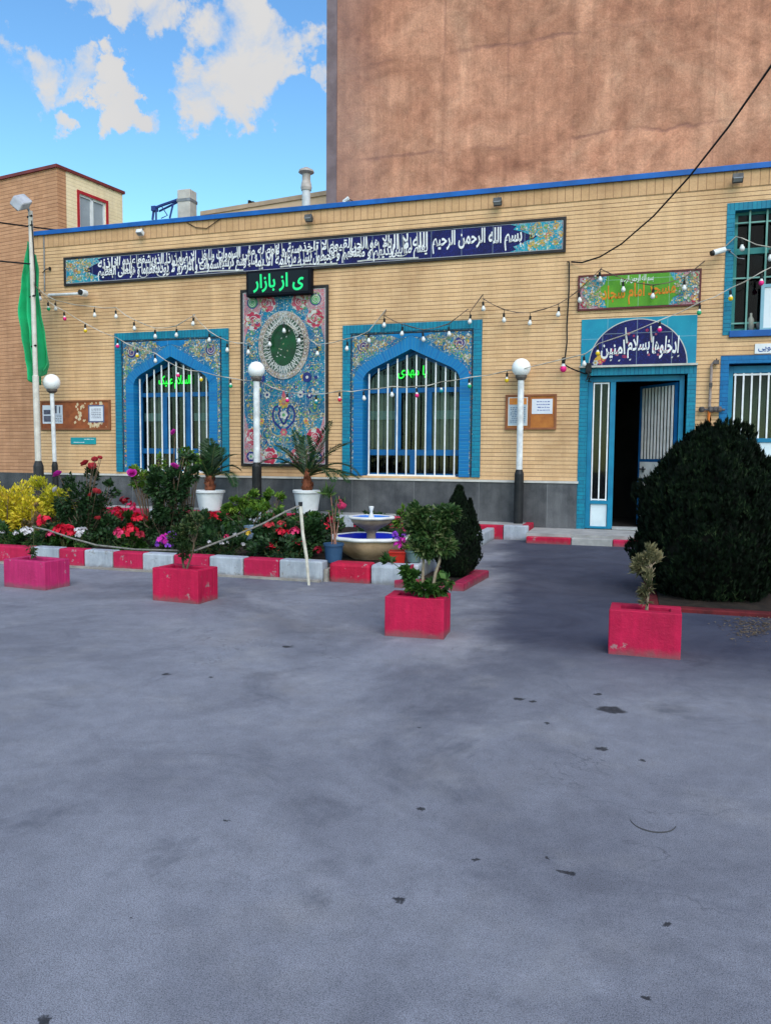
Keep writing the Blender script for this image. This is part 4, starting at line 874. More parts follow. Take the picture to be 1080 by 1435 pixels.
frame_bars('frame', -2.24, -1.33, 1.92, 2.55, .035, FY-.045, FY-.002, pm('board_frame', (.25, .09, .04)), nb)
b = MB(); b.box(-1.815, -1.785, FY-.044, FY-.0305, 1.955, 2.515); b.build('divider', pm('board_frame', (.25, .09, .04)), nb)
b = MB(); b.box(-2.19, -1.84, FY-.036, FY-.0305, 1.99, 2.50); p_ = b.build('poster', pm('poster_blue', (.33, .42, .50), (.42, .45, .48), 8, .6), nb)
b = MB(); b.box(-2.17, -1.86, FY-.038, FY-.0365, 2.37, 2.49); b.build('poster_heading', pm('poster_orange', (.60, .22, .02), (.5, .16, .05), 14, .6), p_)
frame_bars('poster_edge', -2.19, -1.84, 1.99, 2.50, .014, FY-.0385, FY-.0365, pm('poster_white', (.65, .62, .62), None, 8, .6), p_)
b = MB(); scribble(b, -2.15, -1.88, 2.04, 2.33, 9, FY-.0365, 8); b.build('print', pm('poster_ink', (.12, .16, .26), None, 9, .8), p_)
b = MB(); b.box(-1.765, -1.40, FY-.036, FY-.0305, 2.20, 2.465); p_ = b.build('paper', PAPER, nb)
b = MB(); scribble(b, -1.68, -1.45, 2.24, 2.44, 4, FY-.0365, 12); b.build('print', pm('blue_ink', (.08, .10, .35), None, 9, .8), p_)
# ---- small plates
pl = thing('street_plate', 'small turquoise wall plate under the wide notice board', 'street sign', (-11.3, FY, 1.66))
x0, z1 = P(50+450/9, 550+568/9, FY); x1, z0 = P(50+768/9, 550+655/9, FY)
b = MB(); b.box(x0, x1, FY-.018, FY-.001, z0, z1); b.build('plate', pm('plate_turquoise', (.01, .28, .30), (.01, .22, .28), 4, .4), pl, bevel=.004)
b = MB(); scribble(b, x0+(x1-x0)*.55, x1-.05, z0+(z1-z0)*.55, z1-.01, 1, FY-.018, 4); scribble(b, x0+.05, x0+(x1-x0)*.55, z0+.01, z0+(z1-z0)*.5, 1, FY-.018, 6); b.build('print', WHITE_T, pl)
x0, z1 = P(1057, 482, FY); x1, z0 = x0+.62, P(1057, 496, FY)[1]
pl = thing('door_plate', 'small white plate with blue Persian word above the barred door at the right edge', 'sign', (x0+.3, FY, z0))
b = MB(); b.box(x0, x1, FY-.016, FY-.001, z0, z1); b.build('plate', C_WHITE, pl, bevel=.003)
text('lettering', 'دستشویی', x0+.05, x1-.06, z0+.03, z1-.02, FY-.0165, pm('sign_blue', (.02, .08, .32), None, 9, .5), pl, .003, .012, 3)
# framed poster on the upper window
x0, z0 = P(970+705/7.55, 330+1010/7.55, FY); x1 = x0+.82; z1 = P(970+705/7.55, 330+520/7.55, FY)[1]
po = thing('framed_poster', 'pale blue framed poster leaning in the upper window behind its bars', 'poster', ((x0+x1)/2, FY+.0, z0))
b = MB(); b.box(x0+.05, x1-.05, FY-.005, FY+.02, z0+.03, z1-.05); b.build('print', pm('poster_pale', (.52, .60, .66), (.62, .66, .70), 2, .5), po)
frame_bars('frame', x0, x1, z0-.005, z1, .05, FY-.02, FY+.03, pm('poster_frame', (.22, .40, .48), (.18, .33, .42), 4, .4), po)
o = Orn(FY-.006); cx_ = x0+.36; cz_ = z1-.30
o.ribbon([(cx_+.15*cos(a), cz_+.15*sin(a)) for a in [pi*(1.05-1.1*k/12) for k in range(13)]][::-1], .06, 5, False); o.disc(cx_-.17, cz_-.07, .03, 5, 8)
for k in range(6): o.lf(x0+.25+.07*k, z0+.12+.03*(k % 3), pi/2+.5*(k % 2), .07, .03, 1)
o.build('picture', OR_M, po)
# things on the upper window ledge
for nm, lab, bx, pr, mt in (('bottle', 'pale bottle standing behind the bars of the upper window', 1.80, [(.055, 0), (.055, .17), (.05, .20), (.02, .25), (.02, .30)], pm('bottle_pale', (.30, .30, .26), None, 6, .4)), ('bowl', 'grey bowl beside the bottle in the upper window', 1.98, [(.05, 0), (.09, .05), (.11, .13), (.105, .13), (.08, .05)], pm('bowl_grey', (.22, .20, .19), None, 6, .5))):
    b = MB(); b.lathe(pr, (bx, FY+.12, 3.545), 16); tag(b.build(nm, mt, None, smooth=True), lab, nm)
# ================================================================== NEIGHBOURING BUILDINGS
def plasterm():
    m, t, bs = new_mat('brown_plaster'); co = t.new('ShaderNodeTexCoord').outputs['Object']; x, y, z = t.xyz(co)
    wob = t.noise(co, .9, 5, .65); 
    c = t.ramp(t.noise(co, .42, 7, .68, .7), [(.30, (.30, .125, .080)), (.44, (.45, .205, .130)), (.56, (.56, .280, .183)), (.70, (.66, .375, .25))])
    pt = t.noise(co, 2.6, 6, .7, .4); k = t.mr(pt, .3, .72, .66, 1.22, False); c = t.mix(1.0, c, t.comb(k, k, k), 'MULTIPLY')
    f = t.noise(co, 24, 5, .75); k2 = t.mr(f, .25, .75, .70, 1.25, False); c = t.mix(1.0, c, t.comb(k2, k2, k2), 'MULTIPLY')
    # trowel lifts and day joints
    zz = t.m('ADD', z, t.m('MULTIPLY', wob, .55)); h = t.m('PINGPONG', t.m('DIVIDE', zz, 2.15), .5); hm = t.m('MULTIPLY', t.mr(h, .004, .028, 1, 0), t.mr(t.noise(co, .7, 3), .4, .6))
    xx = t.m('ADD', x, t.m('MULTIPLY', t.m('SUBTRACT', t.noise(co, 1.7, 4), .5), .16)); vv = t.m('PINGPONG', t.m('DIVIDE', xx, 1.42), .5); vm = t.m('MULTIPLY', t.mr(vv, .004, .026, 1, 0), t.mr(t.noise(co, .5, 3), .42, .6))
    c = t.mix(t.m('MULTIPLY', t.m('MAXIMUM', hm, t.m('MULTIPLY', vm, .5)), .55), c, (.20, .09, .075))
    lid = t.white(t.m('FLOOR', t.m('DIVIDE', zz, 2.15)), t.m('FLOOR', t.m('DIVIDE', xx, 2.84))); k3 = t.mr(lid, 0, 1, .80, 1.16, False); c = t.mix(1.0, c, t.comb(k3, k3, k3), 'MULTIPLY')
    dr = t.noise(t.comb(t.m('MULTIPLY', x, 3.2), 0, t.m('MULTIPLY', z, .22)), 1.3, 6, .65); k4 = t.mr(dr, .35, .7, .74, 1.14, False); c = t.mix(.8, c, t.comb(k4, k4, k4), 'MULTIPLY')
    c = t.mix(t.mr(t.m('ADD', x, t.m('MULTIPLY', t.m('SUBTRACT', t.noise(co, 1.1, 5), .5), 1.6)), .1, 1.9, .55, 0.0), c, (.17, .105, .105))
    t.put(bs.inputs['Base Color'], c); bs.inputs['Roughness'].default_value = .9
    bn = t.new('ShaderNodeBump'); bn.inputs['Strength'].default_value = .6; bn.inputs['Distance'].default_value = .03; t.put(bn.inputs['Height'], t.m('ADD', pt, t.m('MULTIPLY', f, .4))); t.put(bs.inputs['Normal'], bn.outputs[0]); return m
TX0 = P(457.5, 280, FY+3.5)[0]; TY = FY+3.5
tall = thing('plaster_building', 'tall windowless building of rough reddish brown plaster rising behind the prayer hall', 'building', (TX0, TY, 0))
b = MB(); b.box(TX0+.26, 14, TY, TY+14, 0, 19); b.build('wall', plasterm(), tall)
b = MB(); b.box(TX0, TX0+.258, TY-.02, TY+14, 0, 19); b.build('corner_strip', pm('corner_cement', (.20, .15, .165), (.13, .095, .105), 1.6, .9, .6, 26), tall)
b = MB(); b.box(TX0-.1, 14.1, TY-.1, TY+14.1, 19, 19.25); b.build('roof_edge', C_GREY, tall)
# brick house at the left edge
hx, hz = P(80, 231, 15.5); hy = 15.5
va = ray(-1640, 640); fd = Vector((va.x, va.y, 0)).normalized(); vb = ray(976, 640); sd = Vector((vb.x, vb.y, 0)).normalized()
house = thing('brick_house', 'orange brick house with a pale side wall and red edged window at the left edge', 'house', (hx, hy, 0))
house.rotation_euler.z = atan2(fd.y, fd.x)+pi
ux = -fd; ux = Vector((cos(house.rotation_euler.z), sin(house.rotation_euler.z), 0)); uy = Vector((-ux.y, ux.x, 0))
# local frame: x runs along the front (house is on -x), y runs back; side wall at x=0
HB = brick('orange_brick', (.56, .29, .16), (.47, .235, .125), (.20, .09, .055), row=.085, vs=.1, stain=.35); HB2 = brick('pale_sunlit_brick', (.86, .70, .47), (.80, .64, .41), (.58, .44, .28), row=.085, jw=.05, vs=.1, stain=.2)  # pale side-wall brick has the sunlight on that wall painted in
def side_at(px, py):                     # distance along the side wall and height of a photo point
    d = ray(px, py); n_ = ux; t = Vector((hx, hy, 0)).dot(n_)/Vector((d.x, d.y, 0)).dot(n_); p = d*t; return (Vector((p.x, p.y, 0))-Vector((hx, hy, 0))).dot(uy), p.z+CH
SLEN = side_at(172, 273)[0]; HWIN = (side_at(112, 300)[0], side_at(149, 300)[0], side_at(130, 345)[1], side_at(112, 268)[1]-.05)
ZH = hz-.06; b = MB(); b.box(-26, 0, 0, .25, .95, ZH); b.build('front_wall', HB, house, local=True)
SL = SLEN; wy0, wy1, wz0, wz1 = HWIN
b = MB()
for a, c, e, f_ in ((.252, wy0, .0, ZH), (wy1, SL, .0, ZH), (wy0, wy1, 0, wz0), (wy0, wy1, wz1, ZH)): b.box(-.25, -.004, a, c, e, f_)
sw = b.build('side_wall', HB2, house, local=True)
b = MB(); b.box(-26, -.26, SL-.25, SL, 0, ZH); b.box(-26, -.26, .26, SL-.26, ZH-.3, ZH-.2); b.build('rear_wall', HB, house, local=True)
b = MB(); b.box(-26, .0, -.015, .25, -.02, .95); b.build('plinth', GRAN, house, local=True)
b = MB(); b.box(-26.05, .04, -.05, .20, ZH, ZH+.07); b.box(-.16, .04, .2, SL+.05, ZH, ZH+.07); b.build('roof_edge', pm('edge_red', (.20, .035, .035), (.13, .03, .03), 4, .5), house, local=True)
REDF = pm('window_red', (.42, .025, .035), None, 4, .4)
b = MB(); b.box(-.01, .012, wy0-.07, wy0, wz0, wz1+.07); b.box(-.01, .012, wy1, wy1+.07, wz0, wz1+.07); b.box(-.01, .012, wy0, wy1, wz1, wz1+.07); wn = b.build('window', REDF, house, local=True)
b = MB(); b.box(-.08, -.03, wy0, wy0+.05, wz0, wz1); b.box(-.08, -.03, wy1-.05, wy1, wz0, wz1); b.box(-.08, -.03, (wy0+wy1)/2-.04, (wy0+wy1)/2+.04, wz0, wz1); b.box(-.08, -.03, wy0+.05, wy1-.05, wz1-.05, wz1); b.build('window_frame', C_WHITE, wn, local=True)
b = MB(); b.box(-.075, -.06, wy0+.05, wy1-.05, wz0, wz1-.05); b.build('pane', pm('dull_pane', (.36, .40, .44), (.26, .29, .33), 1.2, .25), wn, local=True)
# low roof storey far behind
x0, z0 = P(283, 296.5, FY+7); x1, z1 = P(457, 271.5, FY+7)
far = thing('roof_storey', 'low beige roof storey beyond the blue edge at the foot of the plaster building', 'building', (x0, FY+7, 0), None, radians(-9))
b = MB(); b.box(0, 9, 0, 4, 0, z0-.12); b.build('wall', pm('beige_render', (.66, .46, .32), (.58, .40, .27), 2, .85), far, local=True)
b = MB(); b.box(-.03, 9.05, -.04, 4.05, z0-.12, z0); b.build('parapet', pm('beige_cap', (.46, .33, .24), None, 3, .8), far, local=True)
x, z = P(353, 283, FY+7.2); b = MB(); b.box(x-.10, x+.10, FY+7.1, FY+7.3, z0-.01, z0+.12); b.box(x-.09, x-.02, FY+7.12, FY+7.28, z0+.12, z0+.24); b.box(x+.03, x+.09, FY+7.12, FY+7.28, z0+.12, z0+.20)
tag(b.build('roof_cowl', C_DARK), 'small dark two-pronged cowl on the beige roof storey', 'roof vent')

# ================================================================== ROOF THINGS
x = -6.51; y = FY+.8
fl = thing('flue_pipe', 'white metal flue pipe with a cowl standing on the roof left of the plaster building', 'flue pipe', (x, y, ZT-.02))
b = MB(); b.lathe([(.085, 0), (.085, .70)], (x, y, ZT-.02), 18); b.build('pipe', pm('flue_white', (.55, .56, .58), (.42, .43, .45), 6, .45), fl, smooth=False)
b = MB(); b.lathe([(.10, .66), (.115, .72), (.10, .80), (.085, .86), (.085, .98), (.16, 1.02), (.15, 1.06), (.04, 1.12)], (x, y, ZT-.02), 18); b.build('cowl', pm('flue_cowl', (.45, .40, .38), (.3, .26, .24), 8, .5), fl)
x0, z1 = P(252, 268, FY+.6); x1, _ = P(270, 300, FY+.6)
po = thing('roof_post', 'grey concrete post on the roof with a blue metal bracket strapped to it', 'post', (x0, FY+.6, ZT-.02))
b = MB(); b.box(x0, x1, FY+.5, FY+.78, ZT-.02, z1); b.build('post', pm('post_concrete', (.50, .47, .43), (.36, .33, .30), 4, .8), po, bevel=.015)
b = MB(); b.box(x0-.01, x1+.01, FY+.49, FY+.79, z1-.25, z1-.19); b.build('strap', C_GREY, po)
b = MB(); BL = pm('bracket_blue', (.02, .05, .22), (.02, .035, .13), 4, .5)
q = [P(px, py, FY+.55) for px, py in ((252, 279), (226, 288), (216, 292), (214, 308), (219, 290), (219, 308), (243, 285), (238, 306), (226, 306))]
V3 = lambda a, yy=FY+.55: (a[0], yy, a[1])
for a, c, r_ in ((0, 1, .03), (1, 2, .03), (2, 3, .025), (4, 5, .02), (6, 7, .02)): b.tube([V3(q[a]), V3(q[c])], r_, 6)
b.tube([V3(q[0], FY+.62), V3(q[2], FY+.75)], .022, 6); b.tube([V3(q[1]), (q[1][0]+.12, FY+.6, q[1][1]-.2), V3(q[8])], .012, 6)
b.box(q[2][0]-.04, q[2][0]+.06, FY+.5, FY+.62, q[2][1]-.06, q[2][1]+.04); b.build('bracket', BL, po)
x, z = P(485, 282, FY+.5)
ds = thing('roof_spout', 'small white bent spout peeping over the blue roof edge beside the plaster corner', 'spout', (x, FY+.5, ZT-.02))
b = MB(); b.tube([(x-.07, FY+.5, ZT-.02), (x-.03, FY+.5, z), (x+.06, FY+.5, z+.05)], .05, 8); b.build('pipe', C_WHITE, ds); b = MB(); b.tube([(x+.05, FY+.5, z+.04), (x+.14, FY+.5, z-.01), (x+.18, FY+.5, ZT)], .01, 5); b.build('cable', C_CABLE, ds)
# floodlights under the roof edge
def flood(px, py, lab, white=False, s=1.0):
    x, z = P(px, py, FY-.12); t_ = thing('floodlight', lab, 'floodlight', (x, FY, z), 'small floodlights under the roof edge')
    b = MB(); b.obox((x, FY-.13, z), (.075*s, 0, 0), (0, .05, -.03), (0, .018, .04*s)); b.build('housing', C_WHITE if white else pm('flood_dark', (.05, .05, .055), (.09, .09, .09), 8, .5), t_, bevel=.008)
    b = MB(); b.obox((x, FY-.165, z-.032), (.062*s, 0, 0), (0, .033, -.02), (0, .004, .006)); b.build('lens', pm('flood_lens', (.35, .36, .38), None, 8, .2), t_)
    b = MB(); b.tube([(x, FY-.10, z+.02), (x, FY-.05, z+.09), (x, FY-.013, z+.10)], .012, 6); b.tube([(x-.02, FY-.014, z+.10), (x+.02, FY-.03, z+.17), (x+.01, FY-.07, ZT-.03)], .005, 5); b.build('arm', C_GREY, t_)
flood(197, 326, 'small white floodlight under the roof edge nearest the flagpole', True, .9)
flood(433, 306, 'small dark floodlight under the roof edge below the flue pipe')
flood(697, 283, 'small dark floodlight under the roof edge above the right end of the inscription')
flood(1033, 250, 'small dark floodlight under the roof edge above the upper window', False, 1.1)
# cameras
x, z = P(118, 411, FY-.2)
cm = thing('security_camera', 'dark camera on a white horizontal pipe below the left end of the inscription', 'security camera', (x, FY-.2, z))
xa, za = P(66, 412, FY-.1)
b = MB(); b.tube([(xa, FY-.04, za-.01), (x-.08, FY-.14, z+.01)], .03, 8); b.build('pipe_arm', C_POLE, cm)
b = MB(); b.lathe([(.02, -.10), (.07, -.09), (.07, .05), (.05, .08)], (0, 0, 0), 14); b.v = [(x+v[0], FY-.2+v[2], z+v[1]) for v in b.v]; b.build('body', C_WHITE, cm, smooth=False)
b = MB(); b.lathe([(.055, 0), (.055, .03), (.02, .04)], (0, 0, 0), 14); b.v = [(x+v[0], FY-.30-v[2], z+v[1]) for v in b.v]; b.build('lens', C_BLACK, cm)
x, z = P(1004, 353, FY-.2)
cm = thing('security_camera', 'white bullet camera left of the upper window', 'security camera', (x, FY-.2, z))
dv = Vector((-.80, -.45, -.28)).normalized(); c0 = Vector((x+.04, FY-.16, z+.02))
b = MB(); b.tube([c0-dv*.10, c0+dv*.12], .045, 12); b.build('body', C_WHITE, cm); b = MB(); b.tube([c0+dv*.1205, c0+dv*.16], [.047, .040], 12); b.build('lens', C_BLACK, cm)
b = MB(); b.tube([c0-dv*.08, (x+.20, FY-.06, z+.05), (x+.22, FY, z+.05)], .016, 8); b.tube([(x+.2, FY-.03, z+.05), (x+.34, FY-.02, z-.08), (x+.44, FY-.02, z-.10)], .006, 5); b.build('bracket', C_GREY, cm)
# conduit at the left end, gas riser by the door
cd = thing('conduit', 'thin grey conduit running down the left end of the facade', 'conduit', (-12.4, FY, 4))
a = P(62, 328, FY-.02); c = P(63, 408, FY-.02)
b = MB(); b.tube([(a[0], FY-.02, a[1]), (c[0], FY-.02, c[1])], .014, 6); b.build('pipe', C_GREY, cd); e = P(68, 378, FY-.02); b = MB(); b.tube([(e[0]-.14, FY-.03, e[1]-.06), (e[0]-.04, FY-.05, e[1]), (e[0]+.06, FY-.03, e[1]+.02)], .01, 6); b.lathe([(.025, -.03), (.025, .03)], (e[0]+.05, FY-.03, e[1]+.02), 8); b.build('cable_clip', C_CABLE, cd)
gp = thing('gas_pipe', 'rusty gas riser with valves on the wall between the two doors, orange at its foot', 'gas pipe', (1.18, FY, .16))
gx = P(992, 560, FY-.06)[0]
zt, zm, zb = P(994, 508, FY-.06)[1], P(991, 572, FY-.06)[1], .16
b = MB(); b.tube([(gx+.02, FY-.06, zm), (gx+.03, FY-.06, zt-.05), (gx+.06, FY-.06, zt), (gx+.12, FY-.03, zt+.02), (gx+.12, FY, zt+.02)], .022, 8); b.build('upper_pipe', pm('pipe_grey', (.30, .26, .25), (.22, .15, .13), 12, .7), gp)
b = MB(); b.tube([(gx+.02, FY-.06, zm-.002), (gx+.01, FY-.06, 1.9), (gx, FY-.06, zb)], .026, 8); b.build('lower_pipe', pm('pipe_orange', (.62, .18, .02), (.48, .11, .02), 9, .55), gp)
b = MB()
for dx_ in (-.10, .04, .11, .17): b.lathe([(.03, -.045), (.045, -.02), (.045, .02), (.03, .045)], (gx+dx_, FY-.07, zm-.02), 10)
b.tube([(gx-.15, FY-.07, zm-.02), (gx+.26, FY-.07, zm-.03)], .018, 8); b.tube([(gx+.10, FY-.06, zt-.02), (gx+.10, FY-.11, zt+.06)], .008, 6); b.box(gx+.06, gx+.14, FY-.11, FY-.05, zt-.03, zt+.03); b.box(gx, gx+.05, FY-.1, FY-.05, (zt+zm)/2-.03, (zt+zm)/2+.04); b.build('valve', pm('valve_dark', (.05, .045, .045), (.12, .10, .10), 14, .6), gp)

# ================================================================== LAMP POSTS, FLAGPOLE, FLAG
def lamp(x, y, zb, zg, rg, rp, lab, lean=0.0, zblack=1.0):
    t_ = thing('lamp_post', lab, 'lamp post', (x, y, zb), 'white globe lamp posts along the pavement')
    zp = zg-rg*.9; X = lambda z: x+lean*(z-zb)
    b = MB(); b.tube([(X(zblack-.02), y, zblack-.02), (X(zp-.05), y, zp-.05)], rp, 14); b.build('pole', C_POLE, t_)
    b = MB(); b.tube([(x, y, zb-.01), (X(zblack-.08), y, zblack-.08), (X(zblack), y, zblack)], [rp*1.5, rp*1.5, rp*1.05], 14); b.build('black_base', C_BLACK, t_)
    b = MB(); b.tube([(X(zp-.07), y, zp-.07), (X(zp-.02), y, zp-.02), (X(zp+.02), y, zp+.02)], [rp*1.2, rg*.62, rg*.62], 16); b.build('collar', pm('collar_dark', (.07, .06, .06), (.14, .12, .11), 9, .5), t_)
    b = MB(); b.sphere((X(zg), y, zg), rg, 26, 16); b.build('globe', pm('globe_white', (.88, .88, .89), (.82, .82, .84), 3, .3), t_, smooth=True)
lx, lz = P(730, 515.5, 14.12); lamp(lx, 14.12, .23, lz, .165, .056, 'white globe lamp post with a black base standing before the notice board near the door', 0.0, P(726, 658, 14.12)[1])
lx, lz = P(359.5, 518.5, 13.8); lamp(lx, 13.8, .32, lz, .162, .062, 'white globe lamp post in front of the tall tile mural', 0.0, P(360, 648, 13.8)[1])
lx, lz = P(73, 536, 13.75); bxp = P(79, 690, 13.75)[0]; lamp(bxp, 13.75, .32, lz, .175, .042, 'slim white globe lamp post standing before the wide notice board', (lx-bxp)/(lz-.6), P(77, 647, 13.75)[1])
py_ = 13.35; fx0, fz0 = P(55.5, 690, py_); fx1, fz1 = P(43, 296, py_)
fp = thing('flagpole', 'tall white flagpole with a black foot and a floodlight at its top', 'flagpole', (fx0, py_, .15))
zk = P(55, 648, py_)[1]; FX = lambda z: fx0+(fx1-fx0)*(z-fz0)/(fz1-fz0)
b = MB(); b.tube([(FX(zk), py_, zk), (FX(3.0), py_, 3.0), (FX(3.02), py_, 3.02), (fx1, py_, fz1)], [.062, .062, .048, .044], 12); b.build('pole', pm('pole_cream', (.62, .58, .53), (.5, .46, .41), 7, .5), fp)
b = MB(); b.tube([(FX(.13), py_, .13), (FX(zk-.08), py_, zk-.08), (FX(zk+.03), py_, zk+.03)], [.10, .10, .066], 12); b.build('black_foot', pm('foot_charcoal', (.03, .03, .034), None, 6, .6), fp)
hx_, hz_ = P(31, 284, py_-.25)
b = MB(); b.tube([(fx1, py_, fz1-.05), (fx1-.02, py_-.06, fz1+.06), (hx_+.1, py_-.2, hz_-.04)], .025, 7); b.build('lamp_arm', C_GREY, fp)
b = MB(); b.obox((hx_, py_-.27, hz_), (.13, -.02, -.10), (.045, .10, .05), (.055, 0, .075)); b.build('floodlight', pm('flood_silver', (.42, .42, .46), (.32, .32, .35), 6, .35), fp, bevel=.03)
b = MB(); b.obox((hx_-.04, py_-.345, hz_-.06), (.10, -.018, -.08), (.012, .02, .01), (.04, 0, .055)); b.build('lens', pm('lens_dark', (.06, .06, .07), None, 6, .15), fp)
b = MB()
for zz in (fz1-.12, fz1-.3, 4.6, 3.6): b.tube([(FX(zz)-.06, py_-.02, zz), (FX(zz)+.06, py_-.03, zz+.02)], .02, 6)
b.tube([(FX(fz1-.2)+.05, py_-.03, fz1-.2), (FX(5)+.12, py_-.05, 5.0), (FX(4.7)+.10, py_-.05, 4.6)], .012, 6); b.build('wire_ties', C_CABLE, fp)
# flag hanging limp round the pole
FL = new_mat('flag_cloth'); m, t, bs = FL; co = t.new('ShaderNodeTexCoord').outputs['Object']
t.put(bs.inputs['Base Color'], t.mix(t.mr(t.noise(co, 1.5, 3), .35, .65), (.003, .42, .16), (.003, .28, .10))); bs.inputs['Roughness'].default_value = .6; bs.inputs['Sheen Weight'].default_value = .2
b = MB(); nu, nv = 44, 60
ztop, zbot = P(40, 348, py_)[1], P(45, 528, py_)[1]
prof = [(0, -.28, -.10), (.14, -.36, -.04), (.28, -.43, -.04), (.5, -.55, .01), (.67, -.46, .07), (.84, -.35, .09), (.93, -.29, .09), (1, -.26, .0)]
def pr(t_):
    for p_, q_ in zip(prof, prof[1:]):
        if p_[0] <= t_ <= q_[0]:
            k = (t_-p_[0])/(q_[0]-p_[0]); k = k*k*(3-2*k); return p_[1]+(q_[1]-p_[1])*k, p_[2]+(q_[2]-p_[2])*k
    return prof[-1][1:]
vs = []
for j in range(nv+1):
    tv = j/nv; l, r_ = pr(tv); z = ztop+(zbot-ztop)*tv
    for i in range(nu+1):
        u = i/nu; x = FX(z)+l+(r_-l)*u
        drop = .30*(u-.7)*(1-tv)
        fold = .17*sin(u*15+tv*1.6+.8*sin(tv*5))+.08*sin(u*29-tv*4)+.10*mnoise.noise((u*4, tv*2.6, 4))
        vs.append((x, py_+.20+fold*(.35+.75*tv)*.8-.05*sin(u*pi), z-drop-.10*sin(u*pi*1.5)*tv-.05*tv*sin(u*19)))
b.add(vs, [(j*(nu+1)+i, (j+1)*(nu+1)+i, (j+1)*(nu+1)+i+1, j*(nu+1)+i+1) for j in range(nv) for i in range(nu)])
fo = b.build('flag', FL[0], smooth=True); tag(fo, 'green flag hanging limp from the white flagpole', 'flag')
sol = fo.modifiers.new('thick', 'SOLIDIFY'); sol.thickness = .004

# ================================================================== STRING LIGHTS AND CABLES
BULBC = {'w': ((.70, .70, .70), 'white'), 'g': ((.02, .32, .14), 'green'), 'p': ((.75, .02, .20), 'pink'), 'y': ((.72, .48, .02), 'yellow'), 'r': ((.65, .02, .06), 'red'), 't': ((.01, .22, .26), 'teal'), 'l': ((.50, .55, .06), 'lime')}
BM = {}
for k, (c, nm) in BULBC.items():
    top = pm('bulb_top', (.66, .66, .66), (.6, .6, .6), 8, .2); mt = pm('bulb_'+nm, c, tuple(v*.9 for v in c), 8, .25)
    b = MB(); prof_ = [(.017, .045), (.020, .03), (.030, .012), (.037, -.006), (.038, -.022), (.030, -.041), (.016, -.053), (.0006, -.057)]
    b.lathe(prof_, (0, 0, 0), 14, None, 0, False); nf = len(b.f)
    for i in range(len(b.f)): b.mi[i] = 0 if (i//14) < 2 or k == 'w' else 1
    o_ = b.build('bulb', [top, mt], None, smooth=True); BM[k] = o_.data; bpy.data.objects.remove(o_)
b = MB(); b.lathe([(.016, .118), (.020, .105), (.021, .06), (.019, .044), (.001, .044)], (0, 0, 0), 10); o_ = b.build('socket', C_SOCKET); SOCK = o_.data; bpy.data.objects.remove(o_)
def festoon(lab, pts, y, ends, wire_mat, off=.17, extra=(), grp='festoon light strings across the facade'):
    """pts: (px, py, colour[, size]) of bulbs; the wire runs from bulb to bulb a little above them"""
    P3 = []
    for p in pts: x, z = P(p[0], p[1], y); P3.append((x, z, p[2], p[3] if len(p) > 3 else 1.0))
    t_ = thing('string_light', lab, 'string lights', (P3[0][0], y, P3[0][1]), grp)
    path = []
    def ad(x, z, yy=y): path.append(Vector((x, yy, z)))
    if ends[0]: q = P(ends[0][0], ends[0][1], ends[0][2]); ad(q[0], q[1], ends[0][2])
    hk = {i: h for i, h in extra}
    for i, (x, z, c, s) in enumerate(P3):
        if i in hk: q = P(hk[i][0], hk[i][1], y); ad(q[0], q[1], y+.05); 
        ad(x+R.uniform(-.01, .01), z+off*s)
        if i < len(P3)-1 and i+1 not in hk: x2, z2 = P3[i+1][:2]; ad((x+x2)/2, (z+z2)/2+off-.035*abs(x2-x))
    if ends[1]: q = P(ends[1][0], ends[1][1], ends[1][2]); ad(q[0], q[1], ends[1][2])
    b = MB(); b.tube(path, .0065, 5); b.tube([p_+Vector((.0, -.012, .011*sin(i*2.1))) for i, p_ in enumerate(path)], .0055, 5); b.build('wire', wire_mat, t_)
    ph = MB()
    for x, z, c, s in P3: ph.tube([(x, y, z+.11*s), (x+.004, y, z+off*s+.005)], .006, 5)
    ph.build('drop_cord', C_CABLE, t_)
    for x, z, c, s in P3:
        bo = place(BM[c], 'bulb', (x, y, z), t_, (R.uniform(-.06, .06), R.uniform(-.12, .12), 0), s)
        so_ = bpy.data.objects.new('socket', SOCK); COL.objects.link(so_); so_.parent = bo
        if c != 'w': bo['label'] = BULBC[c][1]+' bulb'
U1 = [(56.7, 418, 'w'), (78.5, 432, 'w'), (133, 441, 'w'), (163, 443, 'w'), (188.6, 459.6, 'w'), (217.8, 471, 'w'), (247.4, 469, 'w'), (270.7, 453, 'w'), (293.3, 476, 'w'), (318.5, 490, 'w'), (348, 493, 'w'), (378, 482, 'w'), (398, 463, 'w'), (419, 477, 'w'), (444.7, 495, 'w'), (486, 488, 'w'), (516.7, 477, 'w')]
festoon('upper string of white bulbs from the flagpole over the first arched window and mural', U1, FY-.14, ((48, 395, 13.3), (541, 434, FY-.03)), C_CORD, extra=((7, (272, 440)), (12, (399, 443))))
U2 = [(538, 455, 'w'), (563, 467, 'w'), (593, 475, 'w'), (629, 467.5, 'w'), (658, 450, 'w'), (677, 432, 'w'), (705.8, 448, 'w'), (742, 452, 'w'), (781.7, 440, 'w'), (811.7, 420, 'w'), (840.4, 391, 'w'), (872.8, 405, 'w'), (914, 414.4, 'w'), (958, 403, 'w')]
festoon('upper string of white bulbs from the second arched window up to the green name sign', U2, FY-.14, ((541, 434, FY-.03), (987, 366, FY-.03)), pm('cord_brown', (.16, .11, .08), (.08, .06, .05), 5, .6), extra=((4, (655, 432)), (5, (676, 412)), (10, (843, 374))))
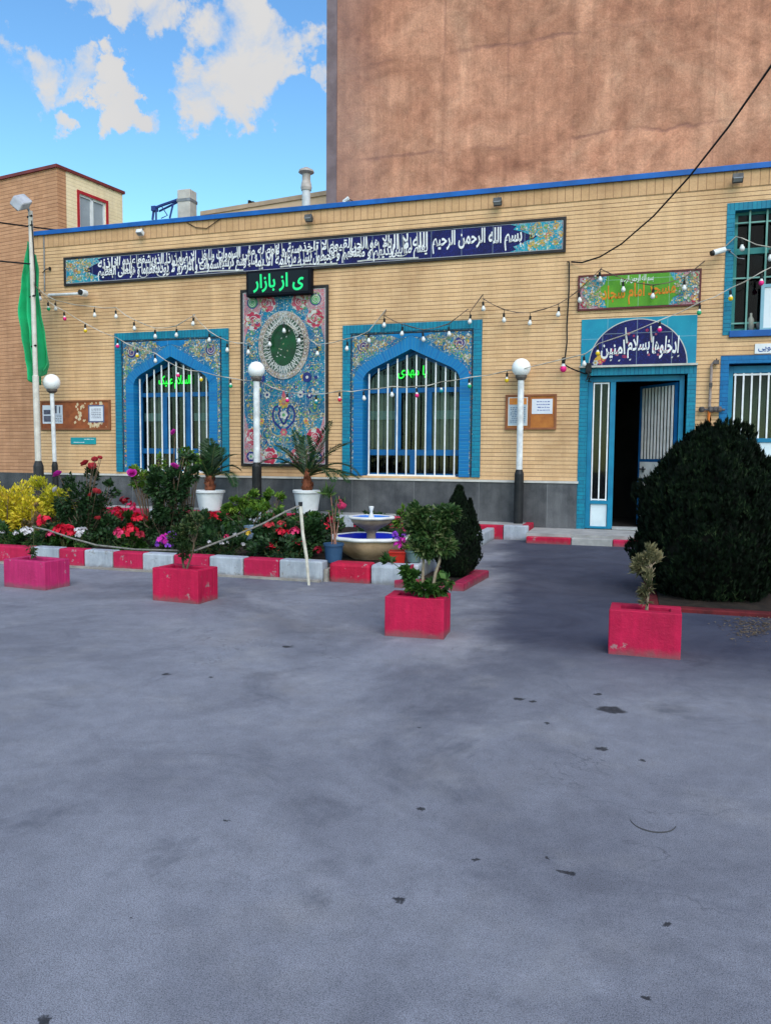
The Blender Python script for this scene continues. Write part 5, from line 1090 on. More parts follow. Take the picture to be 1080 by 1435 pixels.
L1 = [(68.4, 432, 'g'), (91, 445.5, 'p'), (120, 462.6, 'y'), (165, 484, 'p'), (192.6, 497.5, 'y'), (218, 505, 'w'), (249.6, 525, 'p'), (282, 531, 'y'), (323.4, 540, 'g'), (363.7, 545, 'l'), (402.5, 560, 'p'), (443, 563, 't'), (475.8, 559, 'r'), (510, 557.5, 'w'), (549, 552.5, 'w'), (584, 553, 'p'), (618, 546.7, 't'), (657.5, 540, 'g'), (709.7, 531.7, 'y')]
festoon('lower string of coloured bulbs from the flagpole across both arched windows', L1, FY-.22, ((48, 398, 13.3), (735, 516, 13.98)), C_CORD, off=.15)
L2 = [(818, 509, 'w'), (837, 494, 'y'), (923.7, 461, 'p'), (979, 437, 'g'), (1023, 417, 'y'), (1066, 395, 'p', 1.1), (1105, 372, 'w')]
festoon('string of coloured bulbs climbing from the main door across to the upper window', L2, FY-.20, ((735, 516, 13.98), (1130, 340, FY-.1)), C_CORD, off=.15)
festoon('short string with two white bulbs before the bars of the upper window', [(1039, 347, 'w', 1.1), (1078.6, 361, 'w', 1.1)], FY-.1, ((1004, 356, FY-.03), (1110, 352, FY-.05)), C_CORD, off=.14, extra=((0, (1031, 331)),))
# single large pink bulb on its own black drop cable
x, z = P(788.8, 515, FY-.16); xt, ztp = P(797, 367, FY-.05)
pb = thing('pendant_bulb', 'large pink bulb hanging on a long black drop cable left of the main door', 'light bulb', (x, FY-.16, z))
b = MB(); b.tube([(xt-.03, FY-.02, ztp+.01), (xt, FY-.05, ztp), (xt+.01, FY-.06, ztp-.5), (xt-.01, FY-.08, ztp-1.1), (x+.05, FY-.12, z+.45), (x+.02, FY-.16, z+.10)], .014, 6); b.tube([(x, FY-.16, z+.06), (x+.14, FY-.12, z-.02), (x+.35, FY-.06, z-.10), (x+.42, FY-.05, z-.10)], .012, 6); b.build('cable', C_CABLE, pb)
place(BM['p'], 'bulb', (x, FY-.16, z), pb, None, 1.5); place(SOCK, 'socket', (x, FY-.16, z), pb, None, 1.5)
x, z = P(824, 516, FY-.1)
jb = thing('wire_box', 'black junction box with tangled wires on the corner of the door surround', 'junction box', (x, FY-.05, z))
b = MB(); b.box(x-.05, x+.05, FY-.12, FY-.02, z-.08, z+.09); b.build('box', C_BLACK, jb, bevel=.01); b = MB()
for k in range(4): b.tube([(x+.02*k-.04, FY-.12, z-.05), (x+.05-.03*k, FY-.15, z-.14-.03*k), (x+.02*k, FY-.10, z-.24)], .008, 5)
b.build('wires', C_CABLE, jb)
# overhead cable from the right
pts = [P(px, py, yy)+(yy,) for px, py, yy in ((1130, 8, 9.0), (1080, 92, 9.8), (1020, 178, 10.8), (965, 248, 11.8), (915, 303, 12.8), (870, 342, 13.5), (840, 360, 14.0), (815, 368, 14.25), (800, 367, FY-.03))]
b = MB(); b.tube([(a, yy, z) for a, z, yy in pts], .014, 6); tag(b.build('overhead_cable', C_CABLE), 'thick black cable sweeping down from the upper right to the wall above the door', 'cable')
def wire(lab, pts, r_=.012):
    q = [P(px, py, yy)+(yy,) for px, py, yy in pts]; b = MB(); b.tube([(a, yy, z) for a, z, yy in q], r_, 6); return tag(b.build('wire', C_CABLE), lab, 'wire')
wire('black wire from the left edge past the flagpole to the house corner', ((-30, 306, 13.0), (0, 312, 13.3), (45, 318, 14.2), (85, 323, 15.3)), .018)
wire('short black wire from the left edge to the flagpole above the flag', ((-30, 364, 13.2), (0, 366, 13.25), (22, 368, 13.3), (44, 370, 13.32)), .016)
wire('thin sagging wire under the roof edge left of the flue pipe', ((262, 312, FY-.03), (275, 319, FY-.03), (290, 320, FY-.03), (308, 307, FY-.04)), .008)
# ================================================================== GARDEN
LM_ROSE = leafmat('leaf_rose', [(0, (.007, .018, .007)), (.5, (.018, .050, .016)), (1, (.050, .110, .034))])
LM_MID = leafmat('leaf_mid', [(0, (.012, .034, .008)), (.5, (.032, .090, .016)), (1, (.085, .17, .03))])
LM_LIGHT = leafmat('leaf_light', [(0, (.03, .08, .010)), (.5, (.09, .19, .022)), (1, (.22, .32, .035))])
LM_YEL = leafmat('leaf_golden', [(0, (.28, .26, .012)), (.35, (.56, .46, .020)), (.75, (.78, .62, .05)), (1, (.66, .36, .08))], .5, .3)
LM_BOX = leafmat('leaf_box', [(0, (.010, .026, .008)), (.6, (.030, .065, .018)), (1, (.17, .19, .075))])
LM_VAR = leafmat('leaf_variegated', [(0, (.012, .035, .010)), (.55, (.036, .085, .020)), (.8, (.13, .18, .06)), (1, (.34, .32, .17))])
LM_OLIVE = leafmat('leaf_olive', [(0, (.05, .055, .025)), (.5, (.15, .14, .07)), (1, (.33, .28, .15))])
LM_THUJA = leafmat('leaf_thuja', [(0, (.0012, .003, .0015)), (.6, (.0028, .008, .003)), (.85, (.007, .019, .006)), (1, (.042, .062, .026))], .7, .08, .12)  # lightest stop paints lit tips onto scattered leaves
LM_PALM = leafmat('leaf_palm', [(0, (.006, .022, .008)), (.6, (.016, .050, .016)), (1, (.045, .10, .030))], .45, .15)
LM_LILY = leafmat('leaf_lily', [(0, (.02, .05, .012)), (.6, (.05, .11, .025)), (1, (.13, .20, .05))])
WOODY = pm('stem_woody', (.16, .11, .075), (.09, .06, .04), 14, .8); GSTEM = pm('stem_green', (.05, .09, .025), (.09, .08, .03), 14, .7); PALEST = pm('stem_pale', (.34, .27, .20), (.22, .16, .11), 16, .8)
def petalm(name, c, c2): return leafmat(name, [(0, c2), (.6, c), (1, tuple(min(1, x*1.25) for x in c))], .55, .25)
FC = {'red': petalm('petal_red', (.72, .012, .045), (.50, .008, .03)), 'pink': petalm('petal_pink', (.70, .05, .17), (.5, .02, .09)), 'coral': petalm('petal_coral', (.55, .045, .06), (.34, .02, .03)),
      'magenta': petalm('petal_magenta', (.62, .03, .40), (.42, .015, .25)), 'violet': petalm('petal_violet', (.28, .06, .55), (.14, .03, .36)), 'white': petalm('petal_white', (.66, .64, .66), (.5, .45, .5)), 'yellow': petalm('petal_yellow', (.62, .42, .03), (.5, .28, .02)), 'dark red': petalm('petal_dark', (.34, .010, .03), (.2, .006, .02))}
def rnd(q): 
    while True:
        v = Vector((q.uniform(-1, 1), q.uniform(-1, 1), q.uniform(-1, 1)))
        if .05 < v.length < 1: return v
def rose_mesh(seed, r=1.0):
    q = random.Random(seed); b = MB()
    for ring, (n, tilt, rr) in enumerate(((6, .35, 1.0), (6, .75, .92), (5, 1.05, .78), (4, 1.3, .6))):
        for k in range(n):
            a = 2*pi*k/n+ring*.6+q.uniform(-.2, .2); ca, sa = cos(a), sin(a); ln = r*rr*q.uniform(.85, 1.1); w_ = ln*.62; up = sin(tilt)
            P_ = lambda t, s, k2=0: Vector((ca*ln*t*cos(tilt)-sa*w_*s, sa*ln*t*cos(tilt)+ca*w_*s, ln*t*up+r*.1*k2+.12*r*ring*.4))
            b.add([P_(0, 0), P_(.55, -1, .5), P_(1.0, -.62, .9), P_(1.08, 0, .4), P_(1.0, .62, .9), P_(.55, 1, .5), P_(.6, 0, -.2)], [(0, 1, 6), (1, 2, 6), (2, 3, 6), (3, 4, 6), (4, 5, 6), (5, 0, 6)])
    return b
def umbel(seed, r=1.0, n=20):
    q = random.Random(seed); b = MB()
    for k in range(n):
        v = rnd(q).normalized(); v.z = abs(v.z)*.9-.1; c = v*r*q.uniform(.65, 1.0); nrm = (v+Vector((0, -.35, .15))).normalized(); t1 = nrm.orthogonal().normalized(); t2 = nrm.cross(t1); a0 = q.random()*6
        for j in range(5):
            a = a0+2*pi*j/5; d = t1*cos(a)+t2*sin(a); b.leaf(c, (d+nrm*.25).normalized(), nrm, r*.42, r*.36, 0, .05)
    return b
FMESH = {}
for k, mt in FC.items():
    for kind, fn in (('rose', rose_mesh), ('umbel', umbel)):
        for s_ in range(2): o_ = fn(s_*5+3).build('flower', mt); FMESH[(k, kind, s_)] = o_.data; bpy.data.objects.remove(o_)
def flower(par, pos, r, col, kind='umbel', label=True):
    rot = (R.uniform(.55, 1.15) if kind == 'rose' else R.uniform(-.2, .3), R.uniform(-.4, .4), R.uniform(0, 6))
    return place(FMESH[(col, kind, R.randrange(2))], 'flower', pos, par, rot, r, (col+' flower') if label else None)
def cloud(b, c, rad, n, L_, wr, q, shell=.45, up=.25, clump=0, spread=.3, droop=0.0):
    c = Vector(c); rad = Vector(rad); cl = []
    for k in range(clump):
        v = rnd(q).normalized()*q.uniform(.45, .95); cl.append(v)
    for k in range(n):
        if cl: v = q.choice(cl)+rnd(q)*spread
        else: v = rnd(q).normalized()*(q.random()**.5*(1-shell)+shell if q.random() < .8 else q.random())
        p = c+Vector((v.x*rad.x, v.y*rad.y, v.z*rad.z)); d = (v.normalized()+rnd(q)*.8+Vector((0, 0, up-droop))).normalized(); nr = (Vector((0, 0, 1))+rnd(q)*.9+v*.4).normalized()
        l = L_*q.uniform(.6, 1.25); b.leaf(p, d, nr, l, l*wr*q.uniform(.8, 1.2))
def stems(b, base, tips, r0, r1, q, bow=.06, n=5):
    base = Vector(base)
    for t_ in tips:
        t_ = Vector(t_); d = rnd(q)*bow; pts = [base.lerp(t_, i/n)+d*sin(pi*i/n)+Vector((0, 0, 0)) for i in range(n+1)]
        b.tube(pts, [r0+(r1-r0)*i/n for i in range(n+1)], 5)
def at(px, py, y): x, z = P(px, py, y); return Vector((x, y, z))
SZ = .14
def shrub(name, lab, cat, y, base_px, blobs, leaf, L_, wr, seed, flowers=(), dens=1.0, group=None, stem=WOODY, sr=.012, up=.25, fr=1.0, tips=(), zb=SZ, droop=0.0):
    """blobs: (px, py, rx_px, ry_px, n); flowers: (px, py, radius_px, colour, kind)"""
    q = random.Random(seed); bx = P(base_px, 780, y)[0]; t_ = thing(name, lab, cat, (bx, y, zb), group); pxm = abs(P(base_px+50, 740, y)[0]-P(base_px-50, 740, y)[0])/100
    fb, sb = MB(), MB(); tp = []; dens *= 1.8; L_ *= 1.12
    for i, (px, py, rx, ry, n) in enumerate(blobs):
        yy = y+q.uniform(-.12, .12); c = at(px, py, yy); rr = (rx*pxm, max(rx*pxm*.85, .06), ry*pxm)
        cloud(fb, c, rr, int(n*dens), L_, wr, q, .4, up, max(4, int(n/42)), .38, droop); tp.append(c+Vector((0, 0, -rr[2]*.2)))
        for k in range(3): tp.append(c+Vector((rr[0]*q.uniform(-.7, .7), rr[1]*q.uniform(-.6, .6), rr[2]*q.uniform(0, .7))))
    fl = []
    for f in flowers:
        px, py, r_, col = f[:4]; kind = f[4] if len(f) > 4 else 'umbel'; pos = at(px, py, y-q.uniform(.10, .26)); fl.append((pos, r_*pxm*fr*(.85 if kind == 'rose' else 1.15), col, kind)); tp.append(pos)
    for px, py in tips: tp.append(at(px, py, y))
    stems(sb, (bx, y, zb-.03), tp, sr, sr*.35, q)
    sb.build('stem', stem, t_); fb.build('foliage', leaf, t_)
    cols = {f[2] for f in fl}
    for pos, r_, col, kind in fl: flower(t_, pos, r_, col, kind, len(cols) > 1)
    return t_
# golden shrubs at the left
shrub('golden_shrub', 'bright yellow leaved shrub at the far left end of the flower bed', 'shrub', 9.5, 12, [(0, 716, 28, 28, 760), (24, 712, 26, 26, 760), (42, 726, 22, 22, 560), (16, 735, 32, 20, 620), (-20, 720, 24, 28, 400)], LM_YEL, .055, .5, 1)
shrub('golden_shrub', 'yellow green shrub growing in front of the flagpole foot', 'shrub', 10.3, 66, [(60, 694, 17, 17, 440), (78, 704, 20, 18, 460), (58, 716, 22, 18, 460), (84, 722, 14, 14, 240)], leafmat('leaf_yellow_green', [(0, (.16, .20, .012)), (.5, (.45, .42, .02)), (1, (.72, .60, .05))]), .055, .5, 2)
shrub('young_shrub', 'reddish young shoots between the yellow shrubs and the red geranium', 'shrub', 8.9, 45, [(40, 742, 12, 12, 150), (52, 735, 10, 14, 140), (48, 720, 5, 12, 40)], leafmat('leaf_reddish', [(0, (.05, .05, .02)), (.5, (.16, .10, .04)), (1, (.32, .17, .07))]), .045, .5, 3)
shrub('daisy_plant', 'low dark plant with small white flowers at the left end of the bed', 'flowering plant', 8.62, 28, [(6, 752, 18, 12, 260), (30, 755, 18, 10, 240), (45, 757, 14, 9, 160)], LM_MID, .05, .4, 4, [(35, 743, 4, 'white'), (41, 746, 5, 'white'), (22, 748, 3, 'white'), (3, 745, 3, 'white')], stem=GSTEM, sr=.006)
shrub('geranium', 'geranium with one round red head behind the left concrete planter', 'flowering plant', 8.75, 66, [(64, 752, 14, 11, 190), (76, 758, 12, 8, 120)], LM_MID, .055, .8, 5, [(62.5, 731, 8, 'red'), (72, 750, 5, 'pink')], stem=GSTEM, sr=.007)
shrub('geranium', 'geranium with a pair of touching red heads in front of the tall rose bush', 'flowering plant', 8.72, 92, [(92, 758, 16, 9, 210), (84, 752, 10, 8, 90)], LM_MID, .055, .8, 6, [(83, 745, 8, 'red'), (93, 744, 9, 'red')], stem=GSTEM, sr=.007)
shrub('periwinkle', 'small plant with three white flowers right of the paired red geranium heads', 'flowering plant', 8.7, 113, [(114, 757, 13, 9, 170)], LM_MID, .045, .6, 7, [(112, 749, 4.5, 'white'), (117, 743, 4, 'white'), (109, 743, 3.5, 'white')], stem=GSTEM, sr=.006)
# tall rose bush with coral blooms
shrub('rose_bush', 'tall dark rose bush with coral blooms standing up before the notice board', 'rose bush', 9.3, 122, [(108, 700, 24, 24, 620), (135, 715, 26, 26, 650), (112, 740, 30, 24, 640), (146, 745, 20, 22, 380), (126, 672, 9, 16, 120), (155, 690, 14, 12, 110), (90, 715, 12, 20, 200)], LM_ROSE, .052, .6, 8,
      [(121, 651, 7, 'coral', 'rose'), (129, 654, 6, 'coral', 'rose'), (134, 645, 5, 'coral', 'rose'), (140, 642, 3.5, 'coral', 'rose'), (135, 690, 6, 'coral', 'rose'), (129, 695, 5, 'coral', 'rose'), (83, 666, 7, 'magenta', 'rose'), (137, 728, 5, 'coral', 'rose'), (79, 687, 5, 'white', 'rose')], tips=((131, 650), (142, 643)), up=.1)
shrub('geranium', 'geranium with loose dark red heads held high before the grey plinth', 'flowering plant', 9.9, 180, [(170, 735, 18, 14, 260), (188, 735, 16, 12, 210), (205, 742, 12, 12, 120)], LM_MID, .06, .8, 9, [(164.5, 717, 7, 'red'), (175.5, 703, 6, 'dark red'), (183.5, 711, 6, 'pink'), (166, 726, 5, 'dark red'), (195, 727, 8, 'red')], stem=GSTEM, sr=.007)
shrub('geranium', 'low geranium with a pink and a red head just behind the middle of the kerb', 'flowering plant', 8.75, 180, [(168, 760, 16, 10, 230), (186, 760, 16, 11, 240), (200, 765, 12, 8, 120)], LM_MID, .055, .8, 10, [(166, 748, 7, 'pink'), (182, 745, 9, 'red'), (197, 750, 5, 'dark red')], stem=GSTEM, sr=.007)
shrub('petunia', 'low plant with bright purple flowers beside the second concrete planter', 'flowering plant', 8.62, 232, [(232, 768, 14, 7, 130), (222, 764, 10, 8, 90)], LM_ROSE, .045, .6, 11, [(230.5, 758, 8, 'magenta'), (240, 752, 6.5, 'violet'), (224, 762, 5, 'violet'), (238, 763, 5, 'violet')], stem=GSTEM, sr=.006)
# tall rose with magenta blooms
shrub('rose_bush', 'tallest rose bush with magenta blooms and pale green shoots before the left arched window', 'rose bush', 9.7, 236, [(228, 680, 20, 22, 600), (248, 678, 20, 22, 560), (236, 705, 24, 24, 640), (240, 735, 18, 22, 360), (218, 705, 10, 18, 200), (212, 735, 16, 20, 260), (258, 640, 14, 10, 110), (268, 665, 10, 12, 120)], LM_ROSE, .058, .62, 12,
      [(245, 607, 6, 'magenta', 'rose'), (243, 655, 7, 'magenta', 'rose')], tips=((246, 612), (243, 660), (222, 645)), up=.15)
shrub('rose_bush', 'pale yellow green rose shoots with a magenta bloom left of the tallest rose bush', 'rose bush', 9.85, 212, [(196, 672, 15, 12, 210), (205, 690, 12, 13, 150), (222, 650, 7, 12, 70), (190, 662, 8, 6, 50)], LM_LIGHT, .052, .6, 13, [(185.5, 664, 7, 'magenta', 'rose')], up=.2)
shrub('leafy_shrub', 'yellow tinged leafy shoots rising before the right half of the left arched window', 'shrub', 10.1, 262, [(266, 655, 9, 9, 70), (258, 630, 11, 6, 70), (276, 640, 8, 9, 40)], LM_LIGHT, .06, .6, 14, up=.2)
# middle of the bed
shrub('geranium', 'geranium with one big red head below the left white palm pot', 'flowering plant', 11.4, 300, [(292, 735, 18, 14, 260), (315, 738, 16, 13, 220), (270, 735, 14, 12, 160)], LM_MID, .065, .8, 15, [(302, 727, 8, 'red'), (297, 722, 5, 'red')], stem=GSTEM, sr=.007)
shrub('leafy_shrub', 'bright green leafy shrub before the foot of the lamp post by the mural', 'shrub', 11.6, 345, [(330, 705, 18, 9, 190), (348, 698, 13, 10, 170), (340, 716, 26, 10, 260), (362, 722, 18, 10, 150)], LM_LIGHT, .085, .5, 16, up=.05)
shrub('leafy_shrub', 'small bright green shrub right of the foot of the lamp post by the mural', 'shrub', 12.3, 384, [(384, 700, 14, 10, 190), (378, 712, 16, 9, 130)], LM_LIGHT, .085, .5, 17, up=.05)
shrub('leafy_shrub', 'light green spreading shrub in the middle of the bed behind the rope', 'shrub', 10.6, 350, [(322, 728, 14, 10, 170), (345, 727, 16, 9, 190), (372, 729, 14, 9, 170), (400, 726, 16, 9, 200), (428, 727, 16, 9, 190)], LM_MID, .07, .55, 18)
shrub('geranium', 'wide geranium with many red heads left of the leaning white stake', 'flowering plant', 9.1, 400, [(375, 758, 20, 18, 480), (400, 752, 22, 18, 520), (428, 750, 22, 18, 520), (420, 770, 26, 10, 340), (385, 775, 20, 8, 220)], LM_ROSE, .06, .8, 19,
      [(368, 763, 5, 'red'), (382, 768, 8, 'red'), (385, 758, 6, 'red'), (392, 747, 7, 'red'), (401, 749, 5.5, 'red'), (413, 745, 6.5, 'pink'), (417, 761, 5.5, 'red'), (445, 771, 5.5, 'dark red'), (394, 735, 5, 'coral'), (377, 736, 6, 'coral')], stem=GSTEM, sr=.008)
shrub('geranium', 'geranium with red heads behind the blue plastic pot', 'flowering plant', 10.4, 452, [(448, 745, 14, 14, 220), (462, 735, 10, 10, 120)], LM_ROSE, .06, .8, 20, [(452, 739, 7, 'red'), (463, 730, 6, 'dark red')], stem=GSTEM, sr=.007)
shrub('daisy_plant', 'low dark mound dotted with tiny white and yellow flowers right of the second concrete planter', 'flowering plant', 8.75, 320, [(290, 765, 18, 11, 250), (315, 765, 20, 12, 290), (342, 768, 18, 11, 240), (305, 755, 18, 8, 170)], LM_ROSE, .045, .5, 21, [(311, 762, 2.5, 'white'), (318, 761, 2.5, 'white'), (329, 750, 3, 'white'), (293, 760, 2.5, 'white'), (341, 763, 2.5, 'white'), (318, 752, 3, 'pink')], stem=GSTEM, sr=.005)
shrub('marigold', 'plant with one yellow flower beside the grey blue bucket', 'flowering plant', 9.9, 345, [(338, 752, 12, 9, 150)], LM_ROSE, .05, .5, 22, [(345, 748, 6, 'yellow')], stem=GSTEM, sr=.005)
shrub('leafy_shrub', 'upright light leafy plant behind the fountain basin to the right', 'shrub', 10.3, 566, [(562, 728, 9, 11, 150), (572, 735, 8, 11, 120), (566, 716, 5, 5, 40)], LM_LIGHT, .07, .4, 23, up=.3)
# low green bedding plants that fill the rest of the bed
q = random.Random(77); b = MB(); cloud(b, (0, 0, .13), (.26, .22, .15), 300, .06, .7, q, .4, .3, 9, .4); bed_f = b.build('foliage', LM_ROSE); b = MB(); stems(b, (0, 0, -.03), [(q.uniform(-.2, .2), q.uniform(-.15, .15), q.uniform(.1, .22)) for _ in range(9)], .006, .003, q); bed_s = b.build('stem', GSTEM)
fm_, sm_ = bed_f.data, bed_s.data; bpy.data.objects.remove(bed_f); bpy.data.objects.remove(bed_s)
n_ = 0
for i in range(200):
    if n_ >= 84: break
    x, y = q.uniform(-12.9, -3.75), q.uniform(8.55, 12.9)
    if (x+3.1)**2+(y-9.35)**2 < .9: continue
    n_ += 1
    t_ = thing('bedding_plant', 'low dark green leafy plant filling the flower bed between the flowers', 'bedding plant', (x, y, SZ), 'low green plants filling the bed', q.uniform(0, 6)); s_ = q.uniform(.8, 1.35); t_.scale = (s_, s_, s_*q.uniform(.8, 1.2))
    for nm, me in (('foliage', fm_), ('stem', sm_)): o_ = bpy.data.objects.new(nm, me); COL.objects.link(o_); o_.parent = t_

# ---- potted palms
def frond(fb, sb, base, d, length, droop, q, lw=.26, n=38):
    base = Vector(base); d = Vector(d).normalized(); pts = []; p = base.copy(); dd = d.copy()
    for i in range(n+1):
        pts.append(p.copy()); p = p+dd*(length/n); dd = (dd+Vector((0, 0, -droop/n*(.3+1.4*i/n)))).normalized()
    sb.tube(pts, [.010*(1-.8*i/n)+.002 for i in range(n+1)], 5)
    for i in range(4, n+1):
        t_ = i/n; T = (pts[min(i+1, n)]-pts[i-1]).normalized(); sd = T.cross(Vector((0, 0, 1)))
        sd = sd.normalized() if sd.length > .05 else Vector((1, 0, 0)); up = sd.cross(T)
        for s_ in (-1, 1):
            ld = (sd*s_+T*.75+up*.15+rnd(q)*.12+Vector((0, 0, -.15))).normalized(); l = lw*(sin(pi*min(t_*.85+.12, 1))**.6)*q.uniform(.85, 1.1); fb.leaf(pts[i], ld, up, l, .027, 0, .03)
def palm(px, y, pxw, ztop, zbot, lab, fr, seed, trunk_h=.25):
    q = random.Random(seed); x = P(px, 700, y)[0]; rw = abs(P(px+pxw/2, 700, y)[0]-x); t_ = thing('potted_palm', lab, 'potted palm', (x, y, zbot))
    h = ztop-zbot; b = MB(); lobe = lambda a, j: .035*cos(4*a)
    b.lathe([(rw*.66, 0), (rw*.70, .02), (rw*.90, h*.86), (rw*.93, h*.88), (rw*.99, h*.90), (rw, h), (rw*.94, h+.012), (rw*.88, h-.02), (rw*.84, h-.06), (.001, h-.06)], (x, y, zbot), 32, lobe, 0, False); b.add([(x+rw*.66*cos(2*pi*k/16), y+rw*.66*sin(2*pi*k/16), zbot) for k in range(16)], [tuple(range(15, -1, -1))])
    b.build('pot', C_WHITE, t_, smooth=False); b = MB(); b.lathe([(rw*.84, 0), (.001, .03)], (x, y, ztop-.055), 20, None, 0, False); b.build('potting_soil', C_SOIL, t_)
    zt = ztop+trunk_h; b = MB()
    b.lathe([(.085, -.05), (.105, .04), (.09, .12), (.06, trunk_h), (.03, trunk_h+.12)], (x, y, ztop), 14)
    for k in range(26):
        a = q.random()*6.28; z = ztop+q.uniform(0, trunk_h); r_ = .10-.03*(z-ztop)/trunk_h; b.leaf(Vector((x+r_*.8*cos(a), y+r_*.8*sin(a), z)), Vector((cos(a)*.5, sin(a)*.5, .9)).normalized(), Vector((cos(a), sin(a), 0)), .10, .055)
    b.build('trunk', pm('palm_trunk', (.24, .075, .035), (.12, .035, .02), 18, .85), t_)
    for (dx_, dy_, dz_, ln, dr) in fr:
        fb, sb = MB(), MB(); frond(fb, sb, (x+dx_*.03, y+dy_*.03, zt-.03), (dx_, dy_, dz_), ln, dr, q); fb.mi = [0]*len(fb.f); n0 = len(fb.v)
        fb.add(sb.v, sb.f, 1); fb.build('frond', [LM_PALM, GSTEM], t_)
palm(294.5, 13.56, 38, .725, .335, 'palm in a white pot on the pavement before the left arched window', [(.25, -.2, 1, .72, .5), (-.2, .1, 1, .72, .45), (.5, .1, 1, .75, 1.5), (.9, -.35, .75, .85, 2.6), (-.55, -.2, 1, .6, 1.6), (.1, .4, 1, .7, .7), (.6, .3, .9, .7, 2.2), (-.05, -.5, 1, .62, 1.3), (.05, -.1, 1, .78, .25)], 41)
palm(430.5, 13.56, 38, .77, .335, 'palm in a white pot on the pavement below the right side of the tall mural', [(-1, -.2, 1.0, 1.0, 1.7), (-.75, .0, 1.1, .85, .9), (-.3, .1, 1, .9, .5), (.45, -.1, 1, 1.12, .25), (.8, -.1, .95, 1.1, .9), (1, .1, .75, 1.1, 1.9), (1, -.3, .5, 1.0, 1.6), (.8, -.5, .6, .9, 2.0), (-.5, -.5, .9, .6, 1.8), (.05, -.2, 1, .75, .4), (1, .0, .3, 1.0, .9)], 42, .30)

# ---- fountain
fx, fy = P(520, 750, 9.35)[0], 9.35
fo = thing('fountain', 'two tiered cream stone fountain with blue painted basins and a white scalloped rim', 'fountain', (fx, fy, SZ))
STONE = pm('fountain_stone', (.66, .46, .29), (.40, .24, .14), 3.2, .75, .4, 22); RIM = pm('fountain_rim', (.68, .68, .68), (.55, .54, .52), 5, .5); BASB = pm('basin_blue', (.012, .028, .52), (.010, .02, .40), 3, .35); BASL = pm('basin_light_blue', (.05, .20, .62), (.03, .14, .5), 4, .3)
lob = lambda k: (lambda a, j: k*cos(8*a)*min(j/3, 1))
b = MB(); b.lathe([(.20, -.06), (.24, -.01), (.33, .05), (.41, .12), (.45, .18), (.475, .235)], (fx, fy, SZ), 64, lob(.035), 0, False); b.build('lower_basin', STONE, fo, smooth=True)
b = MB(); b.lathe([(.470, .232), (.500, .236), (.512, .255), (.500, .275), (.455, .280), (.430, .268)], (fx, fy, SZ), 64, lambda a, j: .035*cos(8*a), 0, False); b.build('lower_rim', RIM, fo, smooth=True)
b = MB(); b.lathe([(.434, .270), (.415, .20), (.33, .13), (.08, .11), (.001, .11)], (fx, fy, SZ), 64, lambda a, j: .035*cos(8*a)*(1-j/4), 0, False); b.build('basin_paint', BASB, fo, smooth=True)
b = MB(); b.lathe([(.11, .11), (.09, .15), (.06, .22), (.055, .30), (.10, .355), (.19, .405), (.255, .455), (.265, .49)], (fx, fy, SZ), 40, lambda a, j: .03*cos(8*a)*(j > 5), 0, False); b.build('upper_basin', pm('fountain_stone_dark', (.40, .32, .23), (.22, .16, .11), 4, .75, .4, 22), fo, smooth=True)
b = MB(); b.lathe([(.262, .487), (.290, .490), (.298, .507), (.288, .522), (.255, .524), (.240, .514)], (fx, fy, SZ), 56, lambda a, j: .03*cos(8*a), 0, False); b.build('upper_rim', RIM, fo, smooth=True)
b = MB(); b.lathe([(.243, .516), (.20, .485), (.10, .465), (.001, .462)], (fx, fy, SZ), 40, None, 0, False); b.build('basin_paint', BASL, fo, smooth=True)
b = MB(); b.lathe([(.04, .465), (.035, .52), (.018, .56), (.016, .58), (.032, .63), (.028, .645), (.001, .645)], (fx, fy, SZ), 16, None, 0, False); b.build('nozzle', RIM, fo, smooth=True)

# ---- pots in the bed
def pot(b, x, y, z, r0, r1, h, n=24): b.lathe([(.001, 0), (r0, 0), (r1*.97, h*.86), (r1*1.06, h*.87), (r1*1.06, h), (r1*.95, h), (r1*.92, h*.9), (.001, h*.88)], (x, y, z), n, None, 0, False)
def potted(name, lab, cat, x, y, z, r0, r1, h, mt, square=False, rz=0):
    t_ = thing(name, lab, cat, (x, y, z)); b = MB(); pot(b, x, y, z, r0, r1, h, 4 if square else 26)
    if square:
        c, s = cos(pi/4+rz), sin(pi/4+rz); b.v = [(x+(v[0]-x)*c-(v[1]-y)*s, y+(v[0]-x)*s+(v[1]-y)*c, v[2]) for v in b.v]
    b.build('pot', mt, t_, bevel=.004 if square else 0); b = MB(); b.lathe([(r1*.85, h*.90), (.001, h*.93)], (x, y, z), 12 if not square else 4, None, 0, False)
    if square: b.v = [(x+(v[0]-x)*c-(v[1]-y)*s, y+(v[0]-x)*s+(v[1]-y)*c, v[2]) for v in b.v]
    b.build('potting_soil', C_SOIL, t_); return t_
px_, py2 = P(467.5, 775, 8.78)[0], 8.78
t_ = potted('potted_plant', 'blue plastic pot of bare canes with one pink flower left of the fountain', 'potted plant', px_, py2, SZ, .095, .118, .225, pm('pot_blue', (.035, .085, .17), (.025, .06, .13), 4, .45))
q = random.Random(5); b = MB()
for a, c, r_ in (((463, 690), .9, .009), ((472, 700), .8, .008), ((475, 695), .8, .008), ((460, 715), .8, .007)): stems(b, (px_+q.uniform(-.04, .04), py2, SZ+.2), [at(a[0], a[1], py2)], r_, r_*.6, q, .03)
b.build('cane', pm('cane_pink', (.36, .17, .13), (.25, .12, .08), 14, .7), t_)
b = MB(); 
for k in range(34): d = (rnd(q)+Vector((0, 0, .9))).normalized(); b.leaf(at(458+q.uniform(-4, 4), 694+q.uniform(-3, 6), py2), d, rnd(q), q.uniform(.10, .19), .022, 0, .05)
